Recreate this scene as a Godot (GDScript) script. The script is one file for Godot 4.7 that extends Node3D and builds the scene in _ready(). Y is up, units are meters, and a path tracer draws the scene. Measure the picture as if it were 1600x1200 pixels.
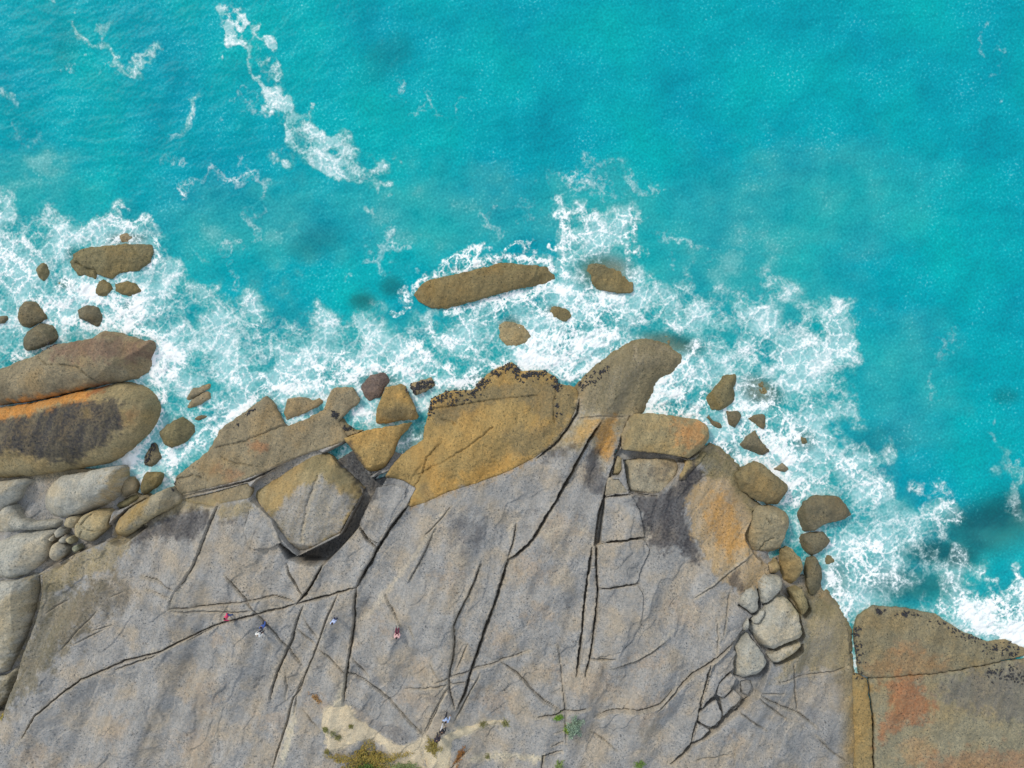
extends Node3D
# A granite shore and a turquoise sea seen from a drone straight above.
# Plan units: 1 unit is 1/16 m at sea level, u to the right, v down the picture; at() lifts a plan point to the height it has in the place.
const EYE := 75.0
const FOC := 1200.0
const SEA_U0 := -80.0
const SEA_V0 := -80.0
const SEA_W := 1760.0
const SEA_H := 1200.0

var rough := FastNoiseLite.new()
var broad := FastNoiseLite.new()
var mottle := FastNoiseLite.new()
var tint := FastNoiseLite.new()
var names := {}
var mats := {}
var shelf: MeshInstance3D

func at(u: float, v: float, y: float) -> Vector3:
	var k := (EYE - y) / FOC
	return Vector3((u - 800.0) * k, y, (v - 600.0) * k)

func _ready() -> void:
	make_camera_and_light()
	rough.seed = 11; rough.frequency = 0.05; rough.fractal_octaves = 4
	broad.seed = 5; broad.frequency = 0.006; broad.fractal_octaves = 3
	mottle.seed = 23; mottle.frequency = 0.02; mottle.fractal_octaves = 4
	tint.seed = 71; tint.frequency = 0.011; tint.fractal_octaves = 4; tint.fractal_gain = 0.6
	make_materials()
	lay_shore_distance()
	paint_stains_and_shade()
	make_shelf()
	make_slabs()
	make_boulders()
	make_sea()
	make_small_things()

# ------------------------------------------------------------------ camera, sky, sun
func make_camera_and_light() -> void:
	var cam := Camera3D.new()
	cam.name = "camera"
	cam.position = Vector3(0, EYE, 0)
	cam.rotation_degrees = Vector3(-90, 0, 0)
	cam.fov = rad_to_deg(2.0 * atan(600.0 / FOC))
	cam.far = 2000.0
	add_child(cam)
	cam.current = true
	var env := Environment.new()
	env.background_mode = Environment.BG_SKY
	var sm := ProceduralSkyMaterial.new()
	sm.sky_top_color = Color(0.72, 0.755, 0.80)
	sm.sky_horizon_color = Color(0.80, 0.82, 0.845)
	sm.ground_bottom_color = Color(0.35, 0.42, 0.44)
	sm.ground_horizon_color = Color(0.70, 0.74, 0.77)
	sm.sun_angle_max = 5.0
	var sky := Sky.new()
	sky.sky_material = sm
	env.sky = sky
	env.tonemap_mode = Environment.TONE_MAPPER_LINEAR
	env.tonemap_exposure = 1.5
	env.sdfgi_enabled = true
	env.ssao_enabled = true
	env.ssil_enabled = true
	var we := WorldEnvironment.new()
	we.name = "environment"
	we.environment = env
	add_child(we)
	var sun := DirectionalLight3D.new()
	sun.name = "sun"
	sun.light_energy = 0.5
	sun.light_color = Color(1.0, 0.96, 0.89)
	sun.light_angular_distance = 10.0
	sun.shadow_enabled = true
	sun.look_at_from_position(Vector3(-34, 40, -36), Vector3.ZERO, Vector3.UP)
	add_child(sun)

# ------------------------------------------------------------------ materials
func noise_bytes(kind: int, freq: float, sd: int, w: int, h: int, oct := 4, seamless := false) -> PackedByteArray:
	var n := FastNoiseLite.new()
	n.seed = sd
	n.frequency = freq
	n.noise_type = kind as FastNoiseLite.NoiseType
	n.fractal_octaves = oct
	if oct == 1:
		n.fractal_type = FastNoiseLite.FRACTAL_NONE
	var im: Image = n.get_seamless_image(w, h) if seamless else n.get_image(w, h)
	im.convert(Image.FORMAT_L8)
	return im.get_data()

func image_rgb(data: PackedByteArray, w: int, h: int, format := Image.FORMAT_RGB8) -> ImageTexture:
	var im := Image.create_from_data(w, h, false, format, data)
	im.generate_mipmaps()
	return ImageTexture.create_from_image(im)

func make_materials() -> void:
	# granite: fine crystals, dark mica flecks and small pits, tiled every 20 m
	var n := 1024
	var a := noise_bytes(FastNoiseLite.TYPE_SIMPLEX_SMOOTH, 0.12, 3, n, n, 2, true)
	var b := noise_bytes(FastNoiseLite.TYPE_SIMPLEX_SMOOTH, 0.06, 9, n, n, 3, true)
	var c := noise_bytes(FastNoiseLite.TYPE_CELLULAR, 0.045, 15, n, n, 1, true)
	var e := noise_bytes(FastNoiseLite.TYPE_CELLULAR, 0.024, 16, n, n, 1, true)
	var d := noise_bytes(FastNoiseLite.TYPE_SIMPLEX_SMOOTH, 0.012, 29, n, n, 4, true)
	var col := PackedByteArray(); col.resize(n * n * 3)
	var hei := PackedByteArray(); hei.resize(n * n)
	for i in n * n:
		var fine: float = (a[i] - 128) / 128.0
		var mid: float = (b[i] - 128) / 128.0
		var wide: float = (d[i] - 128) / 128.0
		var g: float = 0.82 + 0.13 * fine + 0.07 * mid + 0.035 * wide
		# mica flecks and weathered pits
		var fleck: float = clampf((-0.42 - 0.62 * fine - 0.5 * mid + 0.2 * wide) * 6.0, 0.0, 1.0)
		var pit: float = clampf((24.0 + 40.0 * wide + 30.0 * fine - c[i] * 0.6 - e[i] * 0.5) / 9.0, 0.0, 1.0)
		g -= 0.30 * fleck + 0.28 * pit
		if mid > 0.55:
			g += 0.07
		g = clampf(g, 0.12, 1.0)
		var warm: float = 0.03 * mid + 0.02 * fine
		col[i * 3] = int(255.0 * clampf(g + warm, 0.0, 1.0))
		col[i * 3 + 1] = int(255.0 * g)
		col[i * 3 + 2] = int(255.0 * clampf(g - warm, 0.0, 1.0))
		hei[i] = int(clampf(128.0 + 24.0 * mid + 12.0 * fine + 70.0 * wide - 50.0 * pit, 0.0, 255.0))
	var granite := StandardMaterial3D.new()
	granite.albedo_texture = image_rgb(col, n, n)
	granite.vertex_color_use_as_albedo = true
	granite.uv1_triplanar = true
	granite.uv1_world_triplanar = true
	granite.uv1_scale = Vector3.ONE / 20.0
	granite.roughness = 0.92
	granite.metallic_specular = 0.3
	granite.heightmap_enabled = true
	granite.heightmap_texture = image_rgb(hei, n, n, Image.FORMAT_L8)
	granite.heightmap_scale = 2.5
	mats.granite = granite
	var wet := granite.duplicate() as StandardMaterial3D
	wet.roughness = 0.65
	wet.metallic_specular = 0.3
	mats.wet = wet

func plain(col: Color, r := 0.9) -> StandardMaterial3D:
	var m := StandardMaterial3D.new()
	m.albedo_color = col.linear_to_srgb()
	m.roughness = r
	return m

# ------------------------------------------------------------------ plan helpers
func poly(flat: Array) -> PackedVector2Array:
	var p := PackedVector2Array()
	for i in range(0, flat.size(), 2):
		p.append(Vector2(flat[i], flat[i + 1]))
	return p

func rounded(p: PackedVector2Array, cut: float, jitter: float, step := 3.5) -> PackedVector2Array:
	# cut the corners, then walk the outline in short steps and roughen it
	var q := PackedVector2Array()
	var n := p.size()
	for i in n:
		var b := p[i]
		var a := p[(i + n - 1) % n]
		var c := p[(i + 1) % n]
		var ka := minf(0.4, cut / maxf(a.distance_to(b), 0.01))
		var kc := minf(0.4, cut / maxf(c.distance_to(b), 0.01))
		q.append(b.lerp(a, ka))
		q.append((b.lerp(a, ka) + b.lerp(c, kc) + b * 2.0) / 4.0)
		q.append(b.lerp(c, kc))
	var out := PackedVector2Array()
	n = q.size()
	for i in n:
		var a := q[i]
		var b := q[(i + 1) % n]
		var parts := maxi(1, int(a.distance_to(b) / step))
		for k in parts:
			var m := a.lerp(b, float(k) / parts)
			m += jitter * Vector2(mottle.get_noise_2d(m.x * 5.0, m.y * 5.0), mottle.get_noise_2d(m.x * 5.0 + 700.0, m.y * 5.0)) * 2.0
			out.append(m)
	return out

var near_point := Vector2.ZERO
func signed_distance(p: PackedVector2Array, q: Vector2) -> float:
	# positive inside; near_point becomes the closest point of the outline
	var best := 1e12
	var inside := false
	var n := p.size()
	var a := p[n - 1]
	for i in n:
		var b := p[i]
		var e := b - a
		var w := q - a
		var t := clampf(w.dot(e) / maxf(e.length_squared(), 1e-6), 0.0, 1.0)
		var c := a + e * t
		var d := q.distance_squared_to(c)
		if d < best:
			best = d
			near_point = c
		if (a.y > q.y) != (b.y > q.y) and q.x < e.x * (q.y - a.y) / e.y + a.x:
			inside = not inside
		a = b
	return sqrt(best) if inside else -sqrt(best)

# distance inland from the shelf's edge, on a coarse grid
const SD_STEP := 8.0
const SD_U0 := -240.0
const SD_V0 := 400.0
const SD_NU := 261
const SD_NV := 121
var shore := PackedFloat32Array()
const SHELF_EDGE := [-300, 1500, -300, 735, 60, 735, 175, 735, 200, 770, 245, 782, 290, 765, 350, 715, 405, 668, 470, 685, 530, 660, 545, 676, 600, 690, 640, 690, 676, 665, 700, 640, 742, 632, 770, 610, 800, 595, 815, 605, 868, 612, 896, 620, 918, 595, 945, 570, 985, 543, 1007, 537, 1037, 545, 1057, 560, 1045, 577, 1022, 587, 1010, 612, 998, 642, 985, 660, 1090, 695, 1120, 705, 1150, 733, 1160, 765, 1185, 800, 1225, 850, 1258, 880, 1285, 925, 1308, 958, 1322, 985, 1326, 1040, 1330, 1090, 1333, 1150, 1334, 1500]

func lay_shore_distance() -> void:
	var p := poly(SHELF_EDGE)
	shore.resize(SD_NU * SD_NV)
	for j in SD_NV:
		for i in SD_NU:
			shore[j * SD_NU + i] = signed_distance(p, Vector2(SD_U0 + i * SD_STEP, SD_V0 + j * SD_STEP))

func inland(u: float, v: float) -> float:
	var x := clampf((u - SD_U0) / SD_STEP, 0.0, SD_NU - 1.01)
	var y := clampf((v - SD_V0) / SD_STEP, 0.0, SD_NV - 1.01)
	var i := int(x)
	var j := int(y)
	var fx := x - i
	var fy := y - j
	var k := j * SD_NU + i
	return lerpf(lerpf(shore[k], shore[k + 1], fx), lerpf(shore[k + SD_NU], shore[k + SD_NU + 1], fx), fy)

func base_h(u: float, v: float) -> float:
	var d := inland(u, v)
	if d < 0.0:
		return maxf(0.45 + 0.05 * d, -2.6)
	var top := 1.5 + maxf(0.0, v - 640.0) * 0.0056
	var h := 0.45 + 0.021 * d
	var k := clampf(0.5 + 0.5 * (top - h) / 0.9, 0.0, 1.0)
	return lerpf(top, h, k) - 0.9 * k * (1.0 - k)

# ------------------------------------------------------------------ rock colours
const GREY := Color(0.268, 0.265, 0.258)
const PALE := Color(0.33, 0.325, 0.285)
const TAN := Color(0.268, 0.22, 0.124)
const OLIVE := Color(0.158, 0.138, 0.074)
const OCHRE := Color(0.30, 0.212, 0.088)
const DUN := Color(0.225, 0.19, 0.125)
const BLACK := Color(0.045, 0.043, 0.048)
const RUST := Color(0.29, 0.12, 0.052)
const BROWN := Color(0.135, 0.12, 0.078)
const ST_STEP := 2.0
const ST_U0 := -100.0
const ST_V0 := 340.0
const ST_NU := 901
const ST_NV := 491
var stain := PackedColorArray()

func paint(flat: Array, col: Color, soft := 6.0, strength := 0.9, ragged := 7.0) -> void:
	# a stain on the rock: lichen, algae, iron, and the painted shade in the pit; its outline is ragged and grainy
	var p := poly(flat)
	var box := Rect2(p[0], Vector2.ZERO)
	for q in p:
		box = box.expand(q)
	box = box.grow(soft + ragged)
	for j in range(maxi(0, int((box.position.y - ST_V0) / ST_STEP)), mini(ST_NV, int((box.end.y - ST_V0) / ST_STEP) + 1)):
		for i in range(maxi(0, int((box.position.x - ST_U0) / ST_STEP)), mini(ST_NU, int((box.end.x - ST_U0) / ST_STEP) + 1)):
			var u := ST_U0 + i * ST_STEP
			var v := ST_V0 + j * ST_STEP
			var d := signed_distance(p, Vector2(u, v)) + ragged * 2.2 * mottle.get_noise_2d(u * 2.2, v * 2.2) + ragged * 1.2 * rough.get_noise_2d(u * 4.0, v * 4.0)
			var w := strength * smoothstep(-soft, soft, d + ragged * 0.9 * mottle.get_noise_2d(u * 9.0, v * 9.0)) * clampf(0.86 + 0.7 * rough.get_noise_2d(u * 5.0, v * 5.0) + 0.5 * tint.get_noise_2d((u + 0.3 * v) * 5.0, (v - 0.3 * u) * 0.8), 0.72, 1.06)
			w = minf(w, 1.0)
			if w > 0.004:
				var k := j * ST_NU + i
				var c := stain[k]
				var a := w + c.a * (1.0 - w)
				var m := Color(lerpf(c.r, col.r, w / a), lerpf(c.g, col.g, w / a), lerpf(c.b, col.b, w / a), a)
				stain[k] = m

func paint_stains_and_shade() -> void:
	stain.resize(ST_NU * ST_NV)
	stain.fill(Color(0, 0, 0, 0))
	# seaward band of the shelf, washed by spray and grown with tan lichen
	paint([860, 700, 905, 640, 930, 575, 1000, 530, 1065, 560, 1010, 630, 985, 650, 962, 700, 945, 735, 925, 700, 905, 700, 880, 705], TAN, 12, 0.85, 6)
	paint([900, 640, 930, 570, 1000, 530, 1065, 560, 1010, 630, 985, 640, 950, 650], BROWN, 10, 0.65, 6)
	paint([925, 660, 960, 652, 962, 700, 948, 722, 932, 700], Color(0.40, 0.21, 0.055), 7, 0.9, 5)
	paint([885, 690, 915, 655, 950, 650, 935, 668, 905, 690], Color(0.40, 0.25, 0.09), 7, 0.75, 5)
	paint([908, 745, 920, 700, 935, 705, 944, 740, 948, 775, 925, 775], BLACK, 6, 0.75, 5)
	paint([845, 712, 872, 697, 896, 690, 898, 700, 880, 712, 850, 722], BLACK, 5, 0.6, 5)
	paint([985, 770, 1010, 775, 1040, 765, 1062, 745, 1085, 722, 1102, 735, 1098, 752, 1074, 780, 1074, 820, 1092, 850, 1100, 872, 1085, 880, 1060, 858, 1030, 862, 1012, 838, 1000, 800], BLACK, 5, 0.9, 6)
	paint([1074, 782, 1100, 752, 1118, 735, 1152, 745, 1180, 810, 1170, 840, 1190, 872, 1208, 895, 1195, 915, 1150, 925, 1120, 900, 1102, 868, 1078, 826], Color(0.335, 0.25, 0.145), 3, 0.97, 5)
	paint([1100, 790, 1125, 770, 1150, 800, 1165, 850, 1140, 870, 1110, 830], Color(0.42, 0.235, 0.075), 9, 0.8, 9)
	paint([1085, 700, 1120, 705, 1152, 735, 1175, 790, 1180, 815, 1165, 790, 1140, 752, 1105, 745], OLIVE, 6, 0.8, 5)
	paint([1137, 902, 1145, 890, 1153, 893, 1158, 920, 1140, 920], BLACK, 4, 0.8, 4)
	paint([1225, 930, 1300, 945, 1325, 985, 1328, 1050, 1275, 1050, 1205, 1060, 1240, 1010, 1258, 990], TAN, 9, 0.8, 7)
	paint([1230, 925, 1262, 915, 1300, 945, 1290, 965, 1250, 960], OLIVE, 7, 0.7, 5)
	paint([1283, 1045, 1325, 1040, 1328, 1062, 1300, 1068], BROWN, 8, 0.45, 6)
	# left part of the shelf
	paint([40, 912, 70, 890, 110, 870, 160, 850, 200, 825, 240, 800, 275, 782, 340, 782, 338, 795, 290, 800, 255, 810, 208, 842, 195, 870, 165, 895, 120, 905, 75, 930], TAN, 5, 0.85, 5)
	paint([205, 850, 222, 822, 262, 808, 300, 797, 326, 795, 331, 810, 318, 835, 290, 842, 262, 842, 235, 845], BLACK, 6, 0.8, 6)
	paint([345, 815, 365, 808, 374, 812, 360, 820], BLACK, 4, 0.7, 5)
	paint([335, 795, 360, 785, 390, 783, 395, 795, 380, 805, 345, 812], TAN, 5, 0.8, 4)
	paint([40, 905, 95, 925, 170, 905, 140, 965, 90, 1030, 50, 1075, 12, 1110, -20, 1150, -40, 1150, 20, 1040, 35, 980], BROWN, 12, 0.85, 14)
	paint([130, 900, 190, 905, 210, 940, 150, 970, 120, 1000, 90, 1010], Color(0.17, 0.145, 0.105), 12, 0.7, 12)
	# left boulders
	paint([-30, 655, 50, 645, 75, 636, 105, 628, 140, 624, 185, 624, 201, 633, 200, 652, 195, 670, 172, 692, 150, 700, 120, 722, 88, 722, 40, 708, -30, 700], Color(0.05, 0.049, 0.05), 4, 0.95, 5)
	paint([-30, 640, 40, 622, 110, 612, 150, 608, 145, 625, 100, 632, 50, 648, -30, 662], Color(0.46, 0.21, 0.055), 4, 0.95, 5)
	paint([135, 605, 160, 602, 162, 612, 145, 620], RUST, 4, 0.95, 4)
	paint([200, 640, 215, 640, 213, 660, 203, 660], RUST, 6, 0.35, 5)
	paint([138, 640, 148, 640, 150, 652, 140, 655], OCHRE, 4, 0.5, 3)
	paint([80, 540, 150, 525, 210, 535, 225, 530, 228, 560, 205, 565, 130, 562, 90, 560], Color(0.17, 0.105, 0.08), 8, 0.7, 8)
	paint([170, 740, 188, 728, 188, 760, 172, 782, 150, 790, 158, 775, 166, 760], OCHRE, 6, 0.75, 5)
	paint([-20, 760, 20, 756, 22, 770, -20, 780], OCHRE, 6, 0.35, 5)
	paint([20, 925, 40, 910, 38, 950, 28, 990, 5, 1040, -20, 1050, -20, 960], Color(0.36, 0.3, 0.19), 8, 0.6, 6)
	paint([165, 840, 185, 810, 210, 790, 234, 776, 234, 786, 212, 818, 190, 838], OCHRE, 4, 0.9, 3)
	# long slabs by the water
	paint([390, 690, 408, 690, 418, 702, 405, 712, 390, 702], RUST, 5, 0.55, 5)
	paint([345, 740, 360, 733, 375, 742, 365, 752, 348, 752], RUST, 6, 0.4, 5)
	paint([330, 720, 345, 728, 340, 742, 328, 738], RUST, 6, 0.25, 5)
	paint([670, 640, 760, 600, 880, 595, 905, 615, 895, 650, 870, 660, 800, 622, 740, 640, 690, 665], BROWN, 8, 0.7, 6)
	paint([780, 675, 850, 660, 885, 650, 890, 665, 850, 705, 812, 725], BROWN, 10, 0.55, 8)
	paint([640, 790, 700, 768, 780, 742, 830, 718, 800, 715, 740, 735, 680, 755], Color(0.37, 0.215, 0.06), 8, 0.6, 9)
	paint([690, 690, 760, 660, 800, 650, 780, 680, 720, 715], Color(0.36, 0.23, 0.08), 10, 0.5, 10)
	paint([655, 760, 672, 752, 676, 775, 660, 790], BROWN, 6, 0.55, 5)
	paint([716, 758, 726, 756, 728, 764, 718, 766], GREY, 2, 0.9, 2)
	paint([455, 770, 505, 745, 525, 760, 555, 782, 530, 832, 465, 867, 417, 805, 430, 800], GREY, 5, 0.85, 5)
	paint([500, 705, 520, 728, 560, 768, 540, 768, 505, 735, 470, 740, 470, 722], OLIVE, 6, 0.5, 5)
	paint([548, 755, 562, 768, 556, 778, 545, 770], OCHRE, 3, 0.6, 3)
	paint([590, 640, 645, 632, 652, 650, 620, 660, 590, 655], BROWN, 7, 0.55, 4)
	paint([1000, 735, 1030, 725, 1050, 728, 1040, 745, 1010, 748], BLACK, 6, 0.5, 6)
	paint([1055, 660, 1100, 662, 1105, 690, 1075, 700, 1060, 690], Color(0.40, 0.195, 0.07), 8, 0.75, 8)
	# the pit: black algae on wet rock, then painted shade in the deep gap
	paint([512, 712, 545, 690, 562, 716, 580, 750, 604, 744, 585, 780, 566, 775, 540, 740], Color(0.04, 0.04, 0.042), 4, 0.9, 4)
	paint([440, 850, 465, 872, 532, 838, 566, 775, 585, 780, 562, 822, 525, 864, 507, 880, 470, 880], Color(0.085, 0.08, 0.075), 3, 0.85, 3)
	# low shelf at the lower right
	paint([1380, 1070, 1400, 1050, 1435, 1065, 1462, 1110, 1440, 1130, 1400, 1135, 1375, 1160, 1368, 1140, 1390, 1110], RUST, 9, 0.8, 9)
	paint([1345, 1040, 1400, 1015, 1450, 1020, 1490, 1045, 1420, 1055, 1350, 1055], Color(0.27, 0.16, 0.075), 10, 0.65, 8)
	paint([1395, 1000, 1430, 1000, 1440, 1018, 1400, 1018], Color(0.34, 0.19, 0.09), 8, 0.45, 7)
	paint([1480, 1060, 1560, 1045, 1620, 1040, 1620, 1140, 1560, 1120, 1500, 1105, 1460, 1080], Color(0.13, 0.125, 0.115), 10, 0.75, 10)
	paint([1330, 1090, 1358, 1060, 1366, 1130, 1345, 1160, 1330, 1180], Color(0.31, 0.2, 0.07), 6, 0.6, 6)
	paint([1440, 1180, 1600, 1170, 1620, 1220, 1440, 1220], RUST, 12, 0.45, 12)
	paint([1400, 1180, 1420, 1150, 1460, 1165, 1440, 1200], Color(0.36, 0.2, 0.09), 8, 0.4, 8)
	# pink feldspar and weathered patches on the grey shelf
	for s in [[315, 1090, 26], [300, 1165, 30], [420, 1130, 22], [640, 1090, 24], [650, 1040, 12], [780, 1000, 20], [830, 890, 26], [840, 960, 18], [860, 1050, 14], [770, 1100, 26], [930, 1070, 32], [1010, 1035, 22], [1010, 1105, 30], [340, 1000, 12], [60, 1180, 26], [180, 1140, 22], [700, 900, 16], [1150, 1160, 14], [600, 985, 13], [560, 1120, 14], [500, 1100, 16], [1060, 960, 22], [880, 820, 20]]:
		var r: float = s[2]
		paint([s[0] - r, s[1], s[0] - r * 0.3, s[1] - r * 0.7, s[0] + r * 0.8, s[1] - r * 0.5, s[0] + r, s[1] + r * 0.4, s[0], s[1] + r * 0.8], Color(0.32, 0.25, 0.18), 12, 0.5, 14)
	for s in [[595, 1140, 22], [560, 1050, 10], [620, 1150, 26], [730, 840, 18], [720, 825, 26], [560, 1050, 14], [690, 1085, 16], [840, 820, 12], [1270, 1110, 16]]:
		var r: float = s[2]
		paint([s[0] - r, s[1], s[0] - r * 0.3, s[1] - r * 0.7, s[0] + r * 0.8, s[1] - r * 0.5, s[0] + r, s[1] + r * 0.4, s[0], s[1] + r * 0.8], Color(0.15, 0.145, 0.145), 10, 0.55, 14)
	# pale seams and weathered crack edges
	for c in CRACKS:
		vein(c.slice(3), 3.2 + float(c[0]) * 0.6, Color(0.36, 0.31, 0.235), 0.42)
	for w in VEINS:
		vein(w.slice(2), w[0], Color(0.41, 0.365, 0.29), w[1])
	# wind-blown sand in the hollows at the foot of the picture
	paint(SAND, Color(0.50, 0.43, 0.31), 3, 0.97, 3)
	paint([675, 1195, 660, 1170, 690, 1145, 730, 1135, 790, 1130, 790, 1137, 740, 1145, 705, 1155, 700, 1200], Color(0.48, 0.42, 0.30), 4, 0.9, 4)
	paint([735, 1185, 790, 1178, 850, 1182, 850, 1188, 790, 1188, 740, 1192], Color(0.46, 0.41, 0.30), 4, 0.75, 4)
	paint([445, 1150, 458, 1105, 462, 1130, 452, 1170, 440, 1205, 432, 1205], Color(0.46, 0.42, 0.32), 4, 0.8, 4)
	paint([522, 1100, 540, 1055, 536, 1105], Color(0.46, 0.42, 0.32), 3, 0.7, 3)

const SAND := [505, 1115, 515, 1100, 545, 1100, 556, 1120, 570, 1132, 590, 1145, 615, 1160, 640, 1158, 660, 1145, 672, 1150, 660, 1170, 668, 1205, 620, 1200, 600, 1165, 560, 1160, 530, 1172, 508, 1180, 512, 1150, 500, 1135]

# [half width, strength, points ...]
const VEINS := [[5.0, 0.6, 690, 800, 676, 830, 655, 860, 630, 890, 605, 925, 590, 945], [6.0, 0.45, 600, 925, 580, 955, 560, 975], [4.0, 0.6, 500, 745, 485, 785, 476, 820, 472, 845], [4.0, 0.5, 520, 780, 512, 800, 525, 815], [5.0, 0.5, 465, 942, 440, 948, 400, 952, 350, 952, 300, 955, 275, 952], [6.0, 0.5, 240, 1020, 300, 995, 350, 972, 400, 955, 440, 944], [4.0, 0.45, 100, 1080, 60, 1112, 40, 1150, 10, 1185], [7.0, 0.4, 478, 945, 462, 980, 440, 1030, 425, 1090], [9.0, 0.4, 520, 945, 500, 1000, 480, 1050, 455, 1100, 445, 1150], [5.0, 0.5, 545, 1030, 538, 1060, 530, 1095], [8.0, 0.45, 705, 1050, 690, 1090, 665, 1140], [6.0, 0.4, 750, 1055, 735, 1085, 712, 1125], [5.0, 0.5, 1050, 985, 1020, 1015, 990, 1035, 955, 1048], [4.0, 0.7, 1172, 867, 1140, 890, 1115, 908, 1085, 935], [4.0, 0.45, 1215, 1062, 1260, 1056, 1325, 1048], [5.0, 0.5, 340, 790, 325, 835, 300, 895, 278, 930, 272, 948], [5.0, 0.45, 800, 855, 795, 830, 808, 815], [4.0, 0.4, 775, 1040, 800, 1028, 830, 1020], [4.0, 0.5, 1000, 1110, 1030, 1098, 1060, 1072], [4.0, 0.4, 850, 840, 870, 825, 900, 818, 918, 830], [4.0, 0.5, 1185, 1085, 1225, 1106, 1250, 1118]]

func vein(flat: Array, half: float, col: Color, strength: float) -> void:
	for s in range(0, flat.size() - 3, 2):
		var a := Vector2(flat[s], flat[s + 1])
		var b := Vector2(flat[s + 2], flat[s + 3])
		var lo := a.min(b) - Vector2.ONE * half * 1.6
		var hi := a.max(b) + Vector2.ONE * half * 1.6
		for j in range(maxi(0, int((lo.y - ST_V0) / ST_STEP)), mini(ST_NV, int((hi.y - ST_V0) / ST_STEP) + 1)):
			for i in range(maxi(0, int((lo.x - ST_U0) / ST_STEP)), mini(ST_NU, int((hi.x - ST_U0) / ST_STEP) + 1)):
				var q := Vector2(ST_U0 + i * ST_STEP, ST_V0 + j * ST_STEP)
				var d := q.distance_to(Geometry2D.get_closest_point_to_segment(q, a, b)) / half
				d += 0.9 * rough.get_noise_2d(q.x * 1.5, q.y * 1.5) + 0.5 * mottle.get_noise_2d(q.x * 2.0, q.y * 2.0)
				var w := strength * (1.0 - smoothstep(0.3, 1.0, d))
				if w > 0.01:
					var k := j * ST_NU + i
					var c := stain[k]
					var al := maxf(c.a, w)
					var m := w / (w + c.a)
					stain[k] = Color(lerpf(c.r, col.r, m), lerpf(c.g, col.g, m), lerpf(c.b, col.b, m), al)

func stain_at(u: float, v: float) -> Color:
	var x := clampf((u - ST_U0) / ST_STEP, 0.0, ST_NU - 1.01)
	var y := clampf((v - ST_V0) / ST_STEP, 0.0, ST_NV - 1.01)
	var i := int(x)
	var j := int(y)
	var k := j * ST_NU + i
	return stain[k].lerp(stain[k + 1], x - i).lerp(stain[k + ST_NU].lerp(stain[k + ST_NU + 1], x - i), y - j)

func rock_colour(u: float, v: float, base: Color) -> Color:
	var t := tint.get_noise_2d(u, v)
	var m := mottle.get_noise_2d(u * 1.3, v * 1.3)
	var c := base.lerp(Color(base.r * 1.14, base.g * 1.02, base.b * 0.86), clampf(0.25 + 1.9 * t, 0.0, 1.0))
	c = c.lerp(Color(base.r * 0.84, base.g * 0.85, base.b * 0.86), clampf(-0.1 - 1.1 * m - 0.6 * t, 0.0, 0.7))
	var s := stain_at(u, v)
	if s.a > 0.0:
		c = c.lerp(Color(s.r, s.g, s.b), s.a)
	# rain streaks run down the slope
	var run := tint.get_noise_2d((u + 0.35 * v) * 4.2, (v - 0.35 * u) * 0.45)
	var k := (1.0 + 0.16 * rough.get_noise_2d(u * 3.0, v * 3.0) + 0.10 * m + 0.24 * run) * 1.5
	return Color(c.r * k, c.g * k, c.b * k)

# ------------------------------------------------------------------ meshes
func numbered(called: String) -> String:
	var n: int = names.get(called, 0)
	names[called] = n + 1
	return called if n == 0 else "%s_%03d" % [called, n]

func mesh_of(verts: PackedVector3Array, cols: PackedColorArray, idx: PackedInt32Array) -> ArrayMesh:
	var nor := PackedVector3Array()
	nor.resize(verts.size())
	for i in range(0, idx.size(), 3):
		var a := idx[i]
		var b := idx[i + 1]
		var c := idx[i + 2]
		var n := (verts[c] - verts[a]).cross(verts[b] - verts[a])
		nor[a] += n
		nor[b] += n
		nor[c] += n
	for i in nor.size():
		nor[i] = nor[i].normalized() if nor[i].length_squared() > 1e-14 else Vector3.UP
	var arr := []
	arr.resize(Mesh.ARRAY_MAX)
	arr[Mesh.ARRAY_VERTEX] = verts
	arr[Mesh.ARRAY_NORMAL] = nor
	if cols.size():
		arr[Mesh.ARRAY_COLOR] = cols
	arr[Mesh.ARRAY_INDEX] = idx
	var m := ArrayMesh.new()
	m.add_surface_from_arrays(Mesh.PRIMITIVE_TRIANGLES, arr)
	return m

func put(called: String, mesh: Mesh, mat: Material, parent: Node = self) -> MeshInstance3D:
	var o := MeshInstance3D.new()
	o.name = numbered(called) if parent == self else called
	o.mesh = mesh
	o.material_override = mat
	o.cast_shadow = GeometryInstance3D.SHADOW_CASTING_SETTING_ON
	parent.add_child(o, true)
	return o

func tag(o: Node, label: String, category := "", group := "", kind := "") -> void:
	o.set_meta("label", label)
	if category:
		o.set_meta("category", category)
	if group:
		o.set_meta("group", group)
	if kind:
		o.set_meta("kind", kind)

# ------------------------------------------------------------------ the shelf: one sheet of bedrock with cracks, hollows and the sea floor in front of it
const G_STEP := 1.4
const G_U0 := -110.0
const G_V0 := 520.0
const G_NU := 1301
const G_NV := 566
var low := PackedFloat32Array()     # how far each grid point is sunk
var floor_y := PackedFloat32Array()
var surf_pos := PackedVector3Array()   # highest rock surface over each grid point

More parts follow.
